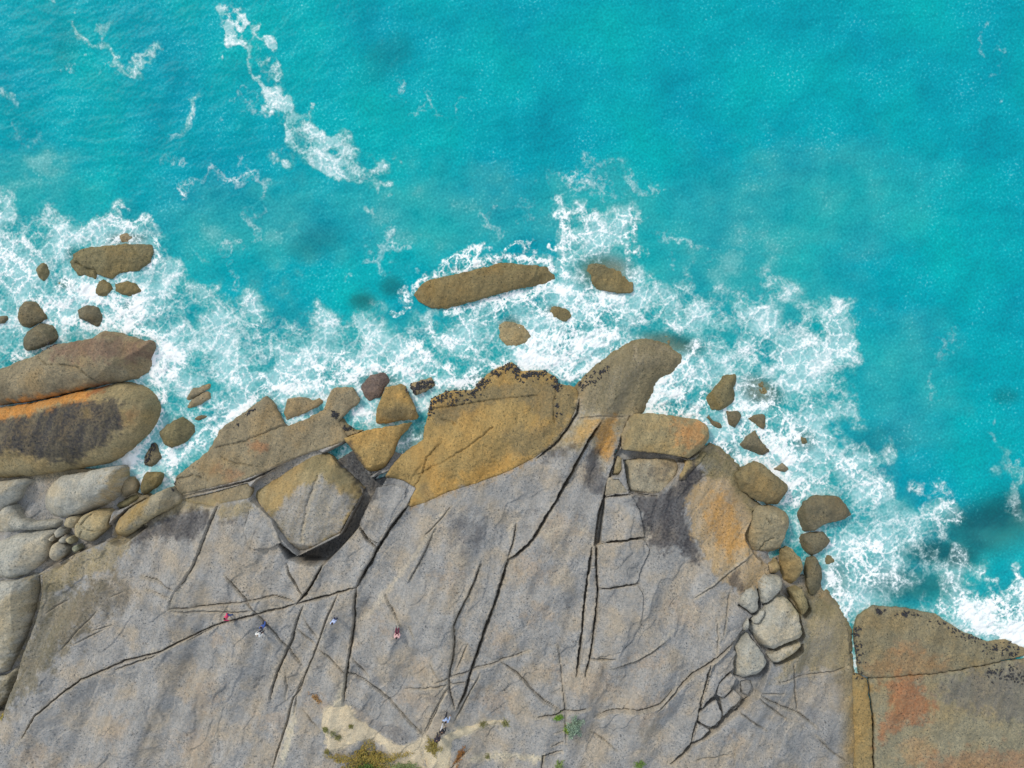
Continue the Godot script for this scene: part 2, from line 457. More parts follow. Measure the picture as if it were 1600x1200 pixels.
# [width, depth, step on the right-hand side, points ...]
const CRACKS := [
	[2.6, 0.8, 0.10, 40, 1150, 60, 1115, 95, 1085, 125, 1063, 140, 1057, 190, 1036, 250, 1018, 290, 998, 335, 978, 370, 967, 405, 957, 440, 950, 465, 941],
	[2.0, 0.5, 0.0, 178, 1048, 215, 1034, 250, 1020], [1.6, 0.4, 0.0, 295, 1000, 335, 980],
	[4.2, 1.3, 0.0, 507, 878, 495, 902, 480, 925, 465, 942], [3.0, 1.0, 0.1, 465, 942, 490, 935, 529, 925, 557, 917],
	[5.0, 1.4, 0.12, 637, 790, 612, 822, 590, 856, 578, 880, 567, 897, 557, 917], [3.4, 1.0, 0.1, 557, 917, 554, 940, 552, 975, 548, 1010, 541, 1060, 537, 1095],
	[2.6, 0.7, 0.0, 447, 880, 452, 895, 462, 910, 476, 930], [1.8, 0.4, 0.05, 355, 898, 376, 924, 404, 957, 428, 988, 452, 1022, 468, 1044],
	[3.2, 0.6, 0.08, 475, 945, 462, 975, 455, 1000, 445, 1022, 432, 1050, 425, 1070, 420, 1095], [3.4, 0.5, -0.1, 529, 927, 515, 958, 505, 985, 495, 1010, 485, 1035, 473, 1062, 465, 1085, 455, 1096, 447, 1130, 436, 1165, 425, 1205],
	[2.2, 0.4, 0.0, 470, 1062, 460, 1090, 458, 1120], [1.6, 0.3, 0.0, 442, 1050, 444, 1080, 443, 1098], [1.6, 0.35, 0.0, 464, 985, 480, 1000, 492, 1010], [1.6, 0.3, 0.0, 475, 965, 488, 990, 497, 1000],
	[1.8, 0.35, 0.05, 498, 1014, 520, 1033, 538, 1048, 560, 1058, 578, 1066, 600, 1087, 630, 1113, 660, 1142], [1.8, 0.35, 0.0, 548, 1025, 562, 1042, 577, 1058],
	[1.6, 0.3, 0.0, 472, 1110, 487, 1128, 500, 1140],
	[4.2, 1.2, 0.15, 937, 660, 918, 690, 905, 715, 890, 745, 875, 772, 855, 805, 838, 835, 825, 853, 808, 868, 793, 877], [4.0, 1.1, 0.14, 793, 877, 785, 905, 776, 935, 768, 955, 755, 990, 745, 1022, 735, 1050, 725, 1085, 714, 1108],
	[2.2, 0.6, 0.05, 806, 820, 803, 845, 793, 876], [2.8, 0.6, 0.14, 749, 884, 741, 908, 731, 930, 716, 958, 709, 975, 710, 1000, 708, 1022, 703, 1045, 702, 1070, 711, 1106],
	[1.6, 0.3, 0.0, 731, 1005, 720, 1030, 711, 1052], [1.7, 0.3, 0.0, 707, 1060, 690, 1090, 672, 1130, 665, 1145], [1.7, 0.3, 0.0, 700, 1068, 683, 1100, 662, 1145],
	[2.2, 0.35, 0.0, 750, 1052, 738, 1075, 722, 1105, 708, 1130], [2.0, 0.35, 0.1, 680, 1062, 710, 1053, 735, 1047, 765, 1040, 790, 1030, 825, 1022], [1.6, 0.3, 0.0, 630, 1077, 665, 1071, 700, 1065, 740, 1062],
	[1.8, 0.4, 0.1, 782, 1035, 805, 1053, 830, 1078, 850, 1097, 872, 1108], [1.5, 0.3, 0.0, 872, 1010, 876, 1040, 880, 1080, 883, 1110, 884, 1160],
	[4.4, 1.3, -0.12, 985, 650, 972, 690, 962, 720, 952, 752, 944, 782, 937, 815, 932, 848], [3.4, 1.2, 0.0, 925, 856, 921, 890, 917, 925, 914, 955, 909, 1000, 905, 1030, 901, 1058], [3.2, 1.2, 0.0, 932, 848, 932, 880, 935, 925, 931, 965, 927, 1000, 920, 1035, 915, 1057], [1.6, 0.6, 0.0, 920, 886, 932, 886],
	[2.2, 0.6, 0.12, 836, 1122, 860, 1118, 880, 1110, 920, 1106], [2.6, 0.6, 0.2, 935, 1122, 955, 1113, 975, 1110, 1000, 1108, 1030, 1098, 1050, 1080], [3.0, 0.7, 0.15, 1026, 1106, 1050, 1085, 1085, 1053, 1112, 1032, 1140, 1008, 1165, 985],
	[3.4, 0.9, 0.0, 1110, 1032, 1104, 1062, 1097, 1095, 1094, 1120, 1086, 1145, 1081, 1165], [5.0, 1.2, 0.0, 1180, 1080, 1166, 1095, 1148, 1115, 1125, 1140, 1105, 1156, 1082, 1166, 1070, 1180, 1050, 1197],
	[2.0, 0.4, 0.0, 1237, 1033, 1241, 1060, 1244, 1090, 1248, 1115], [2.0, 0.4, 0.08, 1182, 1082, 1200, 1093, 1225, 1105, 1248, 1116, 1275, 1136], [1.5, 0.3, 0.0, 1178, 1083, 1210, 1110, 1232, 1126], [1.6, 0.3, 0.0, 1150, 1108, 1175, 1128, 1200, 1145], [1.5, 0.25, 0.0, 1185, 1081, 1210, 1082, 1228, 1084], [1.5, 0.3, 0.05, 1210, 1066, 1250, 1058, 1300, 1052, 1325, 1043],
	[1.5, 0.25, 0.0, 1275, 1150, 1300, 1175, 1330, 1195], [1.5, 0.25, 0.0, 1085, 1192, 1110, 1188, 1145, 1186], [1.5, 0.25, 0.0, 1152, 1178, 1150, 1200], [1.5, 0.25, 0.0, 1118, 962, 1120, 990, 1119, 1022], [1.5, 0.25, 0.0, 1140, 918, 1135, 945, 1128, 995], [1.6, 0.3, 0.06, 1170, 868, 1140, 892, 1115, 912, 1088, 932],
	[2.2, 0.5, 0.12, 340, 790, 330, 815, 318, 850, 305, 880, 292, 905, 281, 919], [2.0, 0.35, 0.1, 281, 919, 274, 935, 272, 947], [1.6, 0.35, 0.08, 225, 900, 255, 908, 281, 919], [1.6, 0.3, 0.1, 232, 920, 250, 924, 271, 928],
	[1.8, 0.4, 0.1, 272, 947, 310, 948, 350, 944, 390, 938, 430, 930, 465, 940], [1.5, 0.3, 0.0, 275, 950, 320, 955, 360, 957, 400, 951],
	[1.6, 0.3, 0.0, 168, 935, 180, 930, 192, 925], [1.6, 0.35, 0.0, 140, 988, 155, 984, 170, 979], [1.5, 0.25, 0.0, 110, 1010, 130, 1000, 160, 985], [1.5, 0.25, 0.0, 60, 965, 80, 950, 100, 940], [1.5, 0.25, 0.0, 90, 1020, 120, 985, 150, 955],
	[2.0, 0.3, 0.1, 601, 932, 612, 950, 626, 972], [1.6, 0.25, 0.0, 640, 975, 648, 995], [1.5, 0.25, 0.0, 672, 1032, 680, 1048, 688, 1058], [2.2, 0.4, 0.15, 700, 1205, 720, 1180, 735, 1172],
	[1.8, 0.5, 0.0, 862, 1165, 880, 1158], [1.8, 0.6, 0.0, 846, 1205, 848, 1180, 878, 1172], [1.6, 0.35, 0.0, 866, 1144, 880, 1140], [1.6, 0.3, 0.0, 920, 1145, 945, 1160, 965, 1175],
	[3.0, 0.9, 0.0, 945, 776, 985, 773], [3.4, 1.0, 0.0, 937, 850, 970, 845, 1008, 840], [2.2, 0.7, 0.0, 935, 921, 970, 917, 997, 912], [2.4, 0.6, 0.0, 923, 1031, 945, 1030, 962, 1029], [3.4, 0.9, 0.0, 268, 780, 320, 768, 385, 753, 440, 726, 490, 707], [5.0, 1.0, 0.0, 905, 625, 902, 645, 888, 668, 868, 694, 840, 716], [3.0, 0.8, 0.0, 559, 821, 574, 844, 590, 856], [3.0, 0.6, 0.0, 980, 757, 984, 771, 1026, 775], [2.4, 0.5, 0.0, 395, 787, 418, 812, 440, 848],
	[1.5, 0.25, 0.0, 888, 655, 935, 650, 980, 652], [1.4, 0.25, 0.0, 992, 542, 992, 560], [1.6, 0.3, 0.05, 660, 840, 690, 810, 706, 790], [2.0, 0.3, -0.1, 640, 905, 660, 870, 680, 825], [2.0, 0.4, 0.1, 1040, 1000, 1018, 1018, 995, 1035, 960, 1045],
]
# [depth, floor or 99, points ...]
const PITS := [
	[3.0, 99.0, 438, 850, 463, 872, 532, 838, 560, 785, 566, 768, 512, 708, 545, 688, 560, 715, 578, 750, 608, 738, 590, 768, 562, 820, 547, 838, 525, 862, 507, 880, 472, 878, 450, 872],
	[1.3, 99.0, 389, 768, 399, 756, 432, 735, 487, 704, 511, 718, 563, 766, 560, 800, 470, 780, 400, 790],
	[1.0, -0.35, 640, 662, 660, 640, 672, 640, 662, 690, 632, 708, 606, 745, 582, 752, 612, 712, 624, 685],
	[1.0, -0.3, 500, 712, 545, 690, 556, 700, 520, 722],
	[1.0, -0.5, 548, 660, 562, 640, 590, 625, 588, 645, 580, 665, 556, 672],
	[1.0, 0.15, 965, 704, 1060, 714, 1074, 722, 1060, 722, 975, 718, 962, 712],
	[1.5, 99.0, 936, 800, 946, 776, 948, 780, 942, 812, 938, 850, 930, 852],
	[0.9, 99.0, 1142, 1010, 1160, 985, 1172, 965, 1190, 960, 1205, 1030, 1182, 1085, 1160, 1098, 1132, 1130, 1110, 1150, 1086, 1166, 1098, 1110, 1112, 1050],
	[1.7, 99.0, -130, 720, 180, 720, 196, 775, 176, 800, 165, 845, 110, 868, 76, 885, 48, 902, 45, 960, 30, 1010, 22, 1060, 4, 1118, -130, 1130],
	[0.8, 99.0, 66, 880, 82, 830, 100, 800, 150, 795, 170, 805, 160, 840, 130, 860, 85, 890],
	[1.2, 99.0, 44, 900, 62, 902, 50, 960, 35, 1010, 20, 1050, 2, 1060],
	[0.9, 99.0, 176, 848, 222, 822, 230, 822, 196, 848, 182, 852],
	[1.3, 0.1, 1178, 800, 1240, 800, 1262, 840, 1285, 900, 1270, 935, 1235, 935, 1200, 905, 1222, 880, 1190, 880],
]

func sink_polygon(flat_poly: PackedVector2Array, depth: float, soft: float) -> void:
	var box := Rect2(flat_poly[0], Vector2.ZERO)
	for q in flat_poly:
		box = box.expand(q)
	box = box.grow(soft)
	for j in range(maxi(0, int((box.position.y - G_V0) / G_STEP)), mini(G_NV, int((box.end.y - G_V0) / G_STEP) + 1)):
		for i in range(maxi(0, int((box.position.x - G_U0) / G_STEP)), mini(G_NU, int((box.end.x - G_U0) / G_STEP) + 1)):
			var d := signed_distance(flat_poly, Vector2(G_U0 + i * G_STEP, G_V0 + j * G_STEP))
			var k := j * G_NU + i
			low[k] = maxf(low[k], depth * smoothstep(-soft, soft * 0.3, d))

var lift := PackedFloat32Array()
func cut_crack(c: Array) -> void:
	var width: float = c[0]
	var depth: float = c[1]
	var step: float = c[2]
	var pts := PackedVector2Array()
	for i in range(3, c.size() - 3, 2):
		var a := Vector2(c[i], c[i + 1])
		var b := Vector2(c[i + 2], c[i + 3])
		var parts := maxi(1, int(a.distance_to(b) / 5.0))
		for k in parts:
			var m := a.lerp(b, float(k) / parts)
			pts.append(m + Vector2(rough.get_noise_2d(m.x * 2.0, m.y * 2.0), rough.get_noise_2d(m.x * 2.0 + 500.0, m.y * 2.0)) * 1.2)
	pts.append(Vector2(c[c.size() - 2], c[c.size() - 1]))
	var n := pts.size() - 1
	var reach := width * 1.6
	if step != 0.0:
		raise_side(c.slice(3), step)
	for s in n:
		var a := pts[s]
		var b := pts[s + 1]
		var e := b - a
		var len2 := maxf(e.length_squared(), 1e-5)
		var ends := minf(1.0, 0.35 + minf(s, n - 1 - s) / 4.0)
		var w := width * ends * (0.6 + 1.3 * absf(mottle.get_noise_2d(a.x * 2.5, a.y * 2.5)))
		var lo := Vector2(minf(a.x, b.x), minf(a.y, b.y)) - Vector2.ONE * reach
		var hi := Vector2(maxf(a.x, b.x), maxf(a.y, b.y)) + Vector2.ONE * reach
		for j in range(maxi(0, int((lo.y - G_V0) / G_STEP)), mini(G_NV, int((hi.y - G_V0) / G_STEP) + 1)):
			for i in range(maxi(0, int((lo.x - G_U0) / G_STEP)), mini(G_NU, int((hi.x - G_U0) / G_STEP) + 1)):
				var q := Vector2(G_U0 + i * G_STEP, G_V0 + j * G_STEP)
				var t := (q - a).dot(e) / len2
				var k := j * G_NU + i
				var d := q.distance_to(a + e * clampf(t, 0.0, 1.0))
				if d < w * 1.5:
					low[k] = maxf(low[k], depth * ends * (1.0 - smoothstep(w * 0.12, maxf(w * 0.62, 1.25), d)))

func raise_side(flat: Array, step: float) -> void:
	# the rock on one side of a crack stands a little higher, fading back to the level of the shelf
	var pts := poly(flat)
	var reach := 46.0
	var box := Rect2(pts[0], Vector2.ZERO)
	for q in pts:
		box = box.expand(q)
	box = box.grow(reach)
	for j in range(maxi(0, int((box.position.y - G_V0) / G_STEP)), mini(G_NV, int((box.end.y - G_V0) / G_STEP) + 1)):
		for i in range(maxi(0, int((box.position.x - G_U0) / G_STEP)), mini(G_NU, int((box.end.x - G_U0) / G_STEP) + 1)):
			var q := Vector2(G_U0 + i * G_STEP, G_V0 + j * G_STEP)
			var best := reach * reach
			var side := 0.0
			var over := 0.0
			for s in pts.size() - 1:
				var a := pts[s]
				var e := pts[s + 1] - a
				var t := (q - a).dot(e) / e.length_squared()
				var d := q.distance_squared_to(a + e * clampf(t, 0.0, 1.0))
				if d < best:
					best = d
					side = e.cross(q - a)
					over = 0.0
					if s == 0 and t < 0.0:
						over = -t * e.length()
					elif s == pts.size() - 2 and t > 1.0:
						over = (t - 1.0) * e.length()
			if side * step > 0.0:
				var k := j * G_NU + i
				lift[k] = maxf(lift[k], absf(step) * 2.6 * (1.0 - smoothstep(2.0, reach, sqrt(best))) * (1.0 - smoothstep(0.0, 12.0, over)))

func make_shelf() -> void:
	low.resize(G_NU * G_NV)
	lift.resize(G_NU * G_NV)
	floor_y.resize(G_NU * G_NV)
	for c in CRACKS:
		cut_crack(c)
	for s in SLABS:
		var p := poly(s[6])
		for inner in Geometry2D.offset_polygon(p, -2.2):
			sink_polygon(inner, s[5], 1.0)
	for b in BOULDERS:
		if b[2] != SURF:
			sink_polygon(poly(b[8]), 1.2, 0.9)
	for b in PITS:
		if b[1] > 50.0:
			sink_polygon(poly(b.slice(2)), b[0], 2.0)
	var channels := []
	for b in PITS:
		if b[1] < 50.0:
			var p := poly(b.slice(2))
			var mid := Vector2.ZERO
			for q in p:
				mid += q / p.size()
			sink_polygon(p, maxf(0.2, base_h(mid.x, mid.y) - b[1]), 3.0)
			channels.append(p)
	var flooded := PackedByteArray(); flooded.resize(G_NU * G_NV)
	for p: PackedVector2Array in channels:
		for j in G_NV:
			var v := G_V0 + j * G_STEP
			if v < 600.0 or v > 900.0:
				continue
			for i in range(int((480.0 - G_U0) / G_STEP), int((1300.0 - G_U0) / G_STEP)):
				if Geometry2D.is_point_in_polygon(Vector2(G_U0 + i * G_STEP, v), p):
					flooded[j * G_NU + i] = 1
	var verts := PackedVector3Array(); verts.resize(G_NU * G_NV)
	var cols := PackedColorArray(); cols.resize(G_NU * G_NV)
	var idx := PackedInt32Array()
	for j in G_NV:
		var v := G_V0 + j * G_STEP
		for i in G_NU:
			var u := G_U0 + i * G_STEP
			var k := j * G_NU + i
			var h := base_h(u, v)
			var y := h + swelling(u, v, h) + 0.06 * rough.get_noise_2d(u * 1.6, v * 1.6)
			y += lift[k] - low[k]
			if h > 0.3 and not flooded[k]:
				y = maxf(y, 0.34)
			floor_y[k] = y
			var f := at(u, v, maxf(h, -1.0))
			verts[k] = Vector3(f.x, y, f.z)
			if h > -2.4:
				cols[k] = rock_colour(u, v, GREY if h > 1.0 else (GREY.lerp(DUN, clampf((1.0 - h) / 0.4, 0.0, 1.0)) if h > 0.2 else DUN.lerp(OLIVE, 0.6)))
			else:
				cols[k] = Color(0.3, 0.3, 0.25)
	for j in G_NV - 1:
		for i in G_NU - 1:
			var k := j * G_NU + i
			if maxf(maxf(verts[k].y, verts[k + 1].y), maxf(verts[k + G_NU].y, verts[k + G_NU + 1].y)) < -1.9:
				continue
			idx.append_array([k, k + 1, k + G_NU, k + 1, k + G_NU + 1, k + G_NU])
	surf_pos = verts.duplicate()
	# the shelf goes on beyond the surveyed part, more coarsely
	var first := verts.size()
	var wide := 90
	var long := 100
	for j in long:
		for i in wide:
			var u := -2000.0 + i * 50.0
			var v := 750.0 + j * 25.0
			var h := base_h(clampf(u, -230.0, 1320.0), v)
			var f := at(u, v, h)
			verts.append(Vector3(f.x, h + swelling(u, v, h), f.z))
			cols.append(rock_colour(u, v, GREY))
	for j in long - 1:
		for i in wide - 1:
			var u := -2000.0 + i * 50.0
			var v := 750.0 + j * 25.0
			if (u + 50.0 <= -100.0 or v >= 1300.0) and (u < 1300.0 or v >= 1350.0):
				var k := first + j * wide + i
				idx.append_array([k, k + 1, k + wide, k + 1, k + wide + 1, k + wide])
	shelf = put("rock_shelf", mesh_of(verts, cols, idx), mats.granite)
	tag(shelf, "broad grey granite shelf sloping to the sea, seamed with dark cracks", "", "", "structure")

func swelling(u: float, v: float, h: float) -> float:
	# broad folds of the rock and shallow steps along them
	var fold := broad.get_noise_2d((u + 0.45 * v) * 1.1, (v - 0.45 * u) * 0.45)
	var leaf := 3.4 * tint.get_noise_2d((u + 0.4 * v) * 0.36, (v - 0.4 * u) * 0.2) + 0.22 * mottle.get_noise_2d(u * 1.5, v * 1.5) + 10.0
	var part := leaf - floorf(leaf)
	var ledge := 0.11 * (floorf(leaf) - 10.0 + smoothstep(0.47, 0.53, part))
	return (1.3 * fold + ledge + 0.06 * mottle.get_noise_2d(u * 0.7, v * 0.7) + 0.22 * broad.get_noise_2d(u * 1.8 + 300.0, v * 1.8)) * clampf(h * 0.6, 0.05, 1.0)

func ground_y(u: float, v: float) -> float:
	var i := clampi(int(round((u - G_U0) / G_STEP)), 0, G_NU - 1)
	var j := clampi(int(round((v - G_V0) / G_STEP)), 0, G_NV - 1)
	return floor_y[j * G_NU + i]

func ground_at(u: float, v: float) -> Vector3:
	var f := at(u, v, maxf(base_h(u, v), -1.0))
	return Vector3(f.x, ground_y(u, v), f.z)

# ------------------------------------------------------------------ slabs and boulders
# top: height of the rim; dome: rise of the middle above it; lip: radius of the worn edge; facets: lines [ax, ay, bx, by, slope] beyond whose left side the face falls away
func stone_mesh(flat: Array, top: float, dome: float, lip: float, base: Color, deep: float, follow := false, cut := 5.0, sd := 0, facets := [], tilt := Vector2.ZERO, cracks := []) -> ArrayMesh:
	var p := rounded(poly(flat), cut, 1.0)
	var box := Rect2(p[0], Vector2.ZERO)
	for q in p:
		box = box.expand(q)
	var g := 1.3 if box.size.x * box.size.y < 30000.0 else 1.6
	box = box.grow(g * 2.0)
	var nu := int(box.size.x / g) + 2
	var nv := int(box.size.y / g) + 2
	var dist := PackedFloat32Array(); dist.resize(nu * nv)
	var spot := PackedVector2Array(); spot.resize(nu * nv)
	var keep := PackedByteArray(); keep.resize(nu * nv)
	var reach := 1.0
	for j in nv:
		for i in nu:
			var q := box.position + Vector2(i, j) * g
			var d := signed_distance(p, q)
			var k := j * nu + i
			dist[k] = d
			if d >= 0.0:
				spot[k] = q
				keep[k] = 1
				reach = maxf(reach, d)
			elif d > -g * 1.45:
				spot[k] = near_point
				keep[k] = 2
	var mid := box.get_center()
	var rng := RandomNumberGenerator.new()
	rng.seed = sd * 7919 + 17
	var faces := facets.duplicate()
	if facets.is_empty() and sd > 0:
		for f in rng.randi_range(3, 4):
			var a := rng.randf() * TAU
			var r := Vector2(cos(a), sin(a))
			var o := mid + r * rng.randf_range(0.0, 0.45) * minf(box.size.x, box.size.y) * 0.5
			var e := Vector2(-r.y, r.x)
			faces.append([o.x, o.y, o.x + e.x, o.y + e.y, rng.randf_range(0.12, 0.45)])
	if sd > 0:
		# broken corners
		for f in 5:
			var r := Vector2.from_angle(rng.randf() * TAU)
			var far := 0.0
			for q in p:
				far = maxf(far, (q - mid).dot(r))
			var o := mid + r * far * rng.randf_range(0.55, 0.9)
			faces.append([o.x, o.y, o.x - r.y, o.y + r.x, rng.randf_range(0.4, 1.2), 1.0])
	var verts := PackedVector3Array()
	var cols := PackedColorArray()
	var place := PackedInt32Array(); place.resize(nu * nv)
	var edge := PackedInt32Array()
	for k in nu * nv:
		place[k] = -1
		if keep[k] == 0:
			continue
		var q := spot[k]
		var d := maxf(dist[k], 0.0)
		var h := top + (maxf(base_h(q.x, q.y), 0.5) if follow else 0.0)
		var y := h + (swelling(q.x, q.y, h) if follow else 0.0)
		var t := clampf(d / reach, 0.0, 1.0)
		y += dome * (1.0 - (1.0 - t) * (1.0 - t))
		var m := (q - mid) / 16.0
		y += tilt.x * m.x + tilt.y * m.y
		for f in faces:
			var e := Vector2(f[2] - f[0], f[3] - f[1]).normalized()
			var away := (Vector2(q.x - f[0], q.y - f[1])).dot(Vector2(e.y, -e.x)) / 16.0
			if away > 0.0:
				y -= minf(away * float(f[4]), maxf(0.12, top * 0.45) if f.size() > 5 else 9.0)
		var r := d / 16.0
		if r < lip:
			var s := 1.0 - r / lip
			y -= lip * 0.8 * (1.0 - sqrt(maxf(0.0, 1.0 - s * s)))
		for c in cracks:
			var near := 1e9
			for s in range(0, c.size() - 2, 2):
				near = minf(near, Geometry2D.get_closest_point_to_segment(q, Vector2(c[s], c[s + 1]), Vector2(c[s + 2], c[s + 3])).distance_to(q + Vector2.ONE * rough.get_noise_2d(q.x, q.y) * 2.0))
			y -= 0.22 * (1.0 - smoothstep(0.4, 1.7, near))
		y += (0.0 if follow else 0.2) * mottle.get_noise_2d(q.x * 1.1 + sd * 31.0, q.y * 1.1) + 0.08 * rough.get_noise_2d(q.x * 1.6, q.y * 1.6 + sd * 57.0)
		var f3 := at(q.x, q.y, maxf(h, -1.0))
		place[k] = verts.size()
		verts.append(Vector3(f3.x, y, f3.z))
		cols.append(rock_colour(q.x, q.y, base))
		var gi := int(round((q.x - G_U0) / G_STEP))
		var gj := int(round((q.y - G_V0) / G_STEP))
		if gi >= 0 and gi < G_NU and gj >= 0 and gj < G_NV and surf_pos[gj * G_NU + gi].y < y:
			surf_pos[gj * G_NU + gi] = verts[verts.size() - 1]
		if keep[k] == 2:
			edge.append(k)
	var idx := PackedInt32Array()
	var links := {}
	for j in nv - 1:
		for i in nu - 1:
			var k := j * nu + i
			var odd := (i + j) % 2 == 0
			var t1 := [place[k], place[k + 1], place[k + nu]] if odd else [place[k], place[k + 1], place[k + nu + 1]]
			var t2 := [place[k + 1], place[k + nu + 1], place[k + nu]] if odd else [place[k], place[k + nu + 1], place[k + nu]]
			for t in [t1, t2]:
				if t[0] < 0 or t[1] < 0 or t[2] < 0:
					continue
				idx.append_array(t)
				for s in 3:
					var a: int = t[s]
					var b: int = t[(s + 1) % 3]
					if links.has(b * 65536 * 16 + a):
						links.erase(b * 65536 * 16 + a)
					else:
						links[a * 65536 * 16 + b] = true
	# sides down to the ground
	var mid3 := at(mid.x, mid.y, top + (maxf(base_h(mid.x, mid.y), 0.5) if follow else 0.0))
	var below := {}
	for key: int in links:
		for n: int in [key / (65536 * 16), key % (65536 * 16)]:
			if not below.has(n):
				var w := verts[n]
				var col := cols[n]
				below[n] = verts.size()
				for s in [[0.0, 0.0], [0.35, -0.012], [1.0, -0.06]]:
					var pull: float = s[1]
					var o := w + (Vector3(mid3.x, w.y, mid3.z) - w) * -pull
					o.y = w.y - deep * float(s[0]) - (0.01 if s[0] == 0.0 else 0.0)
					verts.append(o)
					cols.append(col)
	for key: int in links:
		var a: int = below[key / (65536 * 16)]
		var b: int = below[key % (65536 * 16)]
		idx.append_array([key / (65536 * 16), b, key % (65536 * 16), key / (65536 * 16), a, b])
		for s in 2:
			idx.append_array([a + s, b + s + 1, b + s, a + s, a + s + 1, b + s + 1])
	return mesh_of(verts, cols, idx)

# [label, base colour, rise above the shelf, lip, dome, how far the shelf is sunk under it, outline]
const SLABS := [
	["long dun slab with rusty patches lying along the waterline", DUN, 0.15, 0.25, 0.3, 0.9, [268, 777, 272, 746, 300, 723, 322, 706, 340, 672, 375, 647, 400, 630, 415, 618, 428, 632, 440, 655, 446, 666, 480, 654, 505, 640, 512, 620, 520, 606, 550, 604, 560, 620, 564, 626, 545, 642, 528, 660, 540, 675, 545, 688, 510, 700, 485, 707, 450, 720, 415, 737, 375, 752, 320, 765], [[345, 715, 365, 724, 402, 730], [335, 700, 380, 690, 430, 670, 446, 664], [275, 750, 300, 742, 322, 750]]],
	["narrow dun slab below the crack under the rusty slab", DUN, -0.25, 0.2, 0.1, 0.8, [275, 781, 330, 769, 385, 754, 393, 765, 390, 780, 345, 788, 335, 794, 290, 786]],
	["broad ochre slab with black mussels along its seaward edge", OCHRE, 0.05, 0.3, 0.5, 1.0, [602, 745, 612, 728, 632, 706, 660, 688, 664, 665, 670, 640, 674, 622, 700, 611, 740, 609, 748, 596, 770, 578, 800, 565, 815, 580, 850, 578, 868, 588, 872, 600, 895, 603, 905, 612, 900, 640, 890, 662, 868, 691, 840, 714, 808, 731, 780, 744, 740, 757, 700, 769, 668, 784, 641, 795, 634, 790, 648, 764, 630, 753], [[634, 786, 650, 757, 660, 738, 668, 715, 690, 690], [652, 742, 690, 722, 740, 692, 770, 668], [674, 640, 720, 632, 770, 625, 838, 618], [866, 592, 868, 615, 864, 640, 866, 660], [690, 655, 705, 658, 712, 664]]],
	["flat grey block between two dark cracks beside the pit", GREY, 0.25, 0.08, 0.06, 1.3, [561, 820, 570, 800, 588, 762, 610, 758, 634, 762, 630, 785, 590, 851, 575, 842]],
	["thin grey plate leaning against the big split block", GREY, 0.35, 0.07, 0.08, 0.4, [380, 827, 392, 787, 405, 795, 422, 812, 440, 847, 422, 856, 395, 855]],
	["small grey slab wedged in the long crack below the tan block", Color(0.27, 0.24, 0.18), 0.15, 0.06, 0.04, 0.9, [950, 747, 966, 747, 981, 769, 946, 775]],
	["grey four-sided slab above the square slab in the paved row", GREY, 0.3, 0.06, 0.05, 1.0, [947, 778, 987, 775, 999, 797, 1008, 838, 939, 847, 943, 810]],
	["square grey slab in the middle of the paved row", GREY, 0.24, 0.06, 0.04, 0.7, [934, 851, 1006, 843, 1016, 860, 1002, 890, 996, 911, 937, 920, 935, 890]],
	["long grey slab at the lower end of the paved row", GREY, 0.18, 0.06, 0.04, 0.5, [937, 923, 996, 915, 1004, 926, 1000, 975, 986, 1004, 969, 1019, 925, 1030, 928, 1012, 935, 975]],
	["thin grey strip of rock between the twin cracks", GREY, 0.02, 0.08, 0.03, 1.0, [923, 889, 931, 889, 933, 930, 928, 980, 920, 1030, 913, 1054, 904, 1054, 910, 1010, 916, 950, 920, 905]],
	["ochre lump of rock at the foot of the tan block", TAN, 0.1, 0.2, 0.15, 0.6, [1072, 719, 1087, 717, 1100, 704, 1106, 708, 1095, 725, 1070, 751, 1060, 752, 1061, 745]],
	["grey sliver at the upper end of the wedge-filled crack", GREY, 0.0, 0.1, 0.1, 0.9, [1111, 1037, 1144, 1005, 1149, 1020, 1144, 1046, 1127, 1061, 1116, 1086, 1098, 1110, 1099, 1090]],
	["pointed grey wedge in the diagonal crack", GREY, 0.1, 0.12, 0.15, 0.9, [1121, 1080, 1128, 1064, 1143, 1052, 1150, 1061, 1143, 1077, 1131, 1092, 1123, 1089]],
	["four-sided grey wedge in the diagonal crack, largest of the wedges", GREY, 0.02, 0.12, 0.1, 0.9, [1094, 1118, 1121, 1096, 1127, 1112, 1130, 1124, 1112, 1140, 1092, 1130]],
	["grey wedge in the diagonal crack nearest the heaped boulders", GREY, -0.05, 0.12, 0.1, 0.9, [1128, 1095, 1146, 1079, 1156, 1085, 1151, 1098, 1140, 1109, 1132, 1121]],
	["lowest grey wedge in the diagonal crack", GREY, 0.0, 0.12, 0.1, 0.9, [1091, 1133, 1110, 1144, 1099, 1156, 1084, 1163]],
]
# the wave-washed shelf at the lower right: [label, base, rim height, tilt along u, tilt along v, lip, outline]
const LOW_SLABS := [
	["low wave-washed shelf with mussels below the breaking wave", Color(0.195, 0.172, 0.11), 0.42, -0.03, 0.04, 0.25, [1341, 1052, 1336, 1010, 1334, 985, 1342, 962, 1365, 947, 1420, 951, 1465, 961, 1500, 985, 1545, 1004, 1575, 1000, 1620, 1022, 1590, 1030, 1560, 1036, 1475, 1051, 1400, 1056, 1360, 1058]],
	["low olive shelf with a rust-red patch in the lower right", Color(0.222, 0.203, 0.138), 0.62, -0.015, 0.02, 0.2, [1358, 1060, 1400, 1058, 1475, 1053, 1560, 1038, 1592, 1032, 1700, 1030, 1700, 1290, 1368, 1290, 1366, 1180, 1366, 1120]],
	["narrow ochre ledge at the foot of the grey shelf's right edge", Color(0.25, 0.19, 0.09), 0.55, 0.0, 0.02, 0.15, [1334, 1050, 1341, 1054, 1356, 1061, 1364, 1120, 1364, 1180, 1366, 1290, 1335, 1290, 1335, 1180, 1332, 1100]],
]

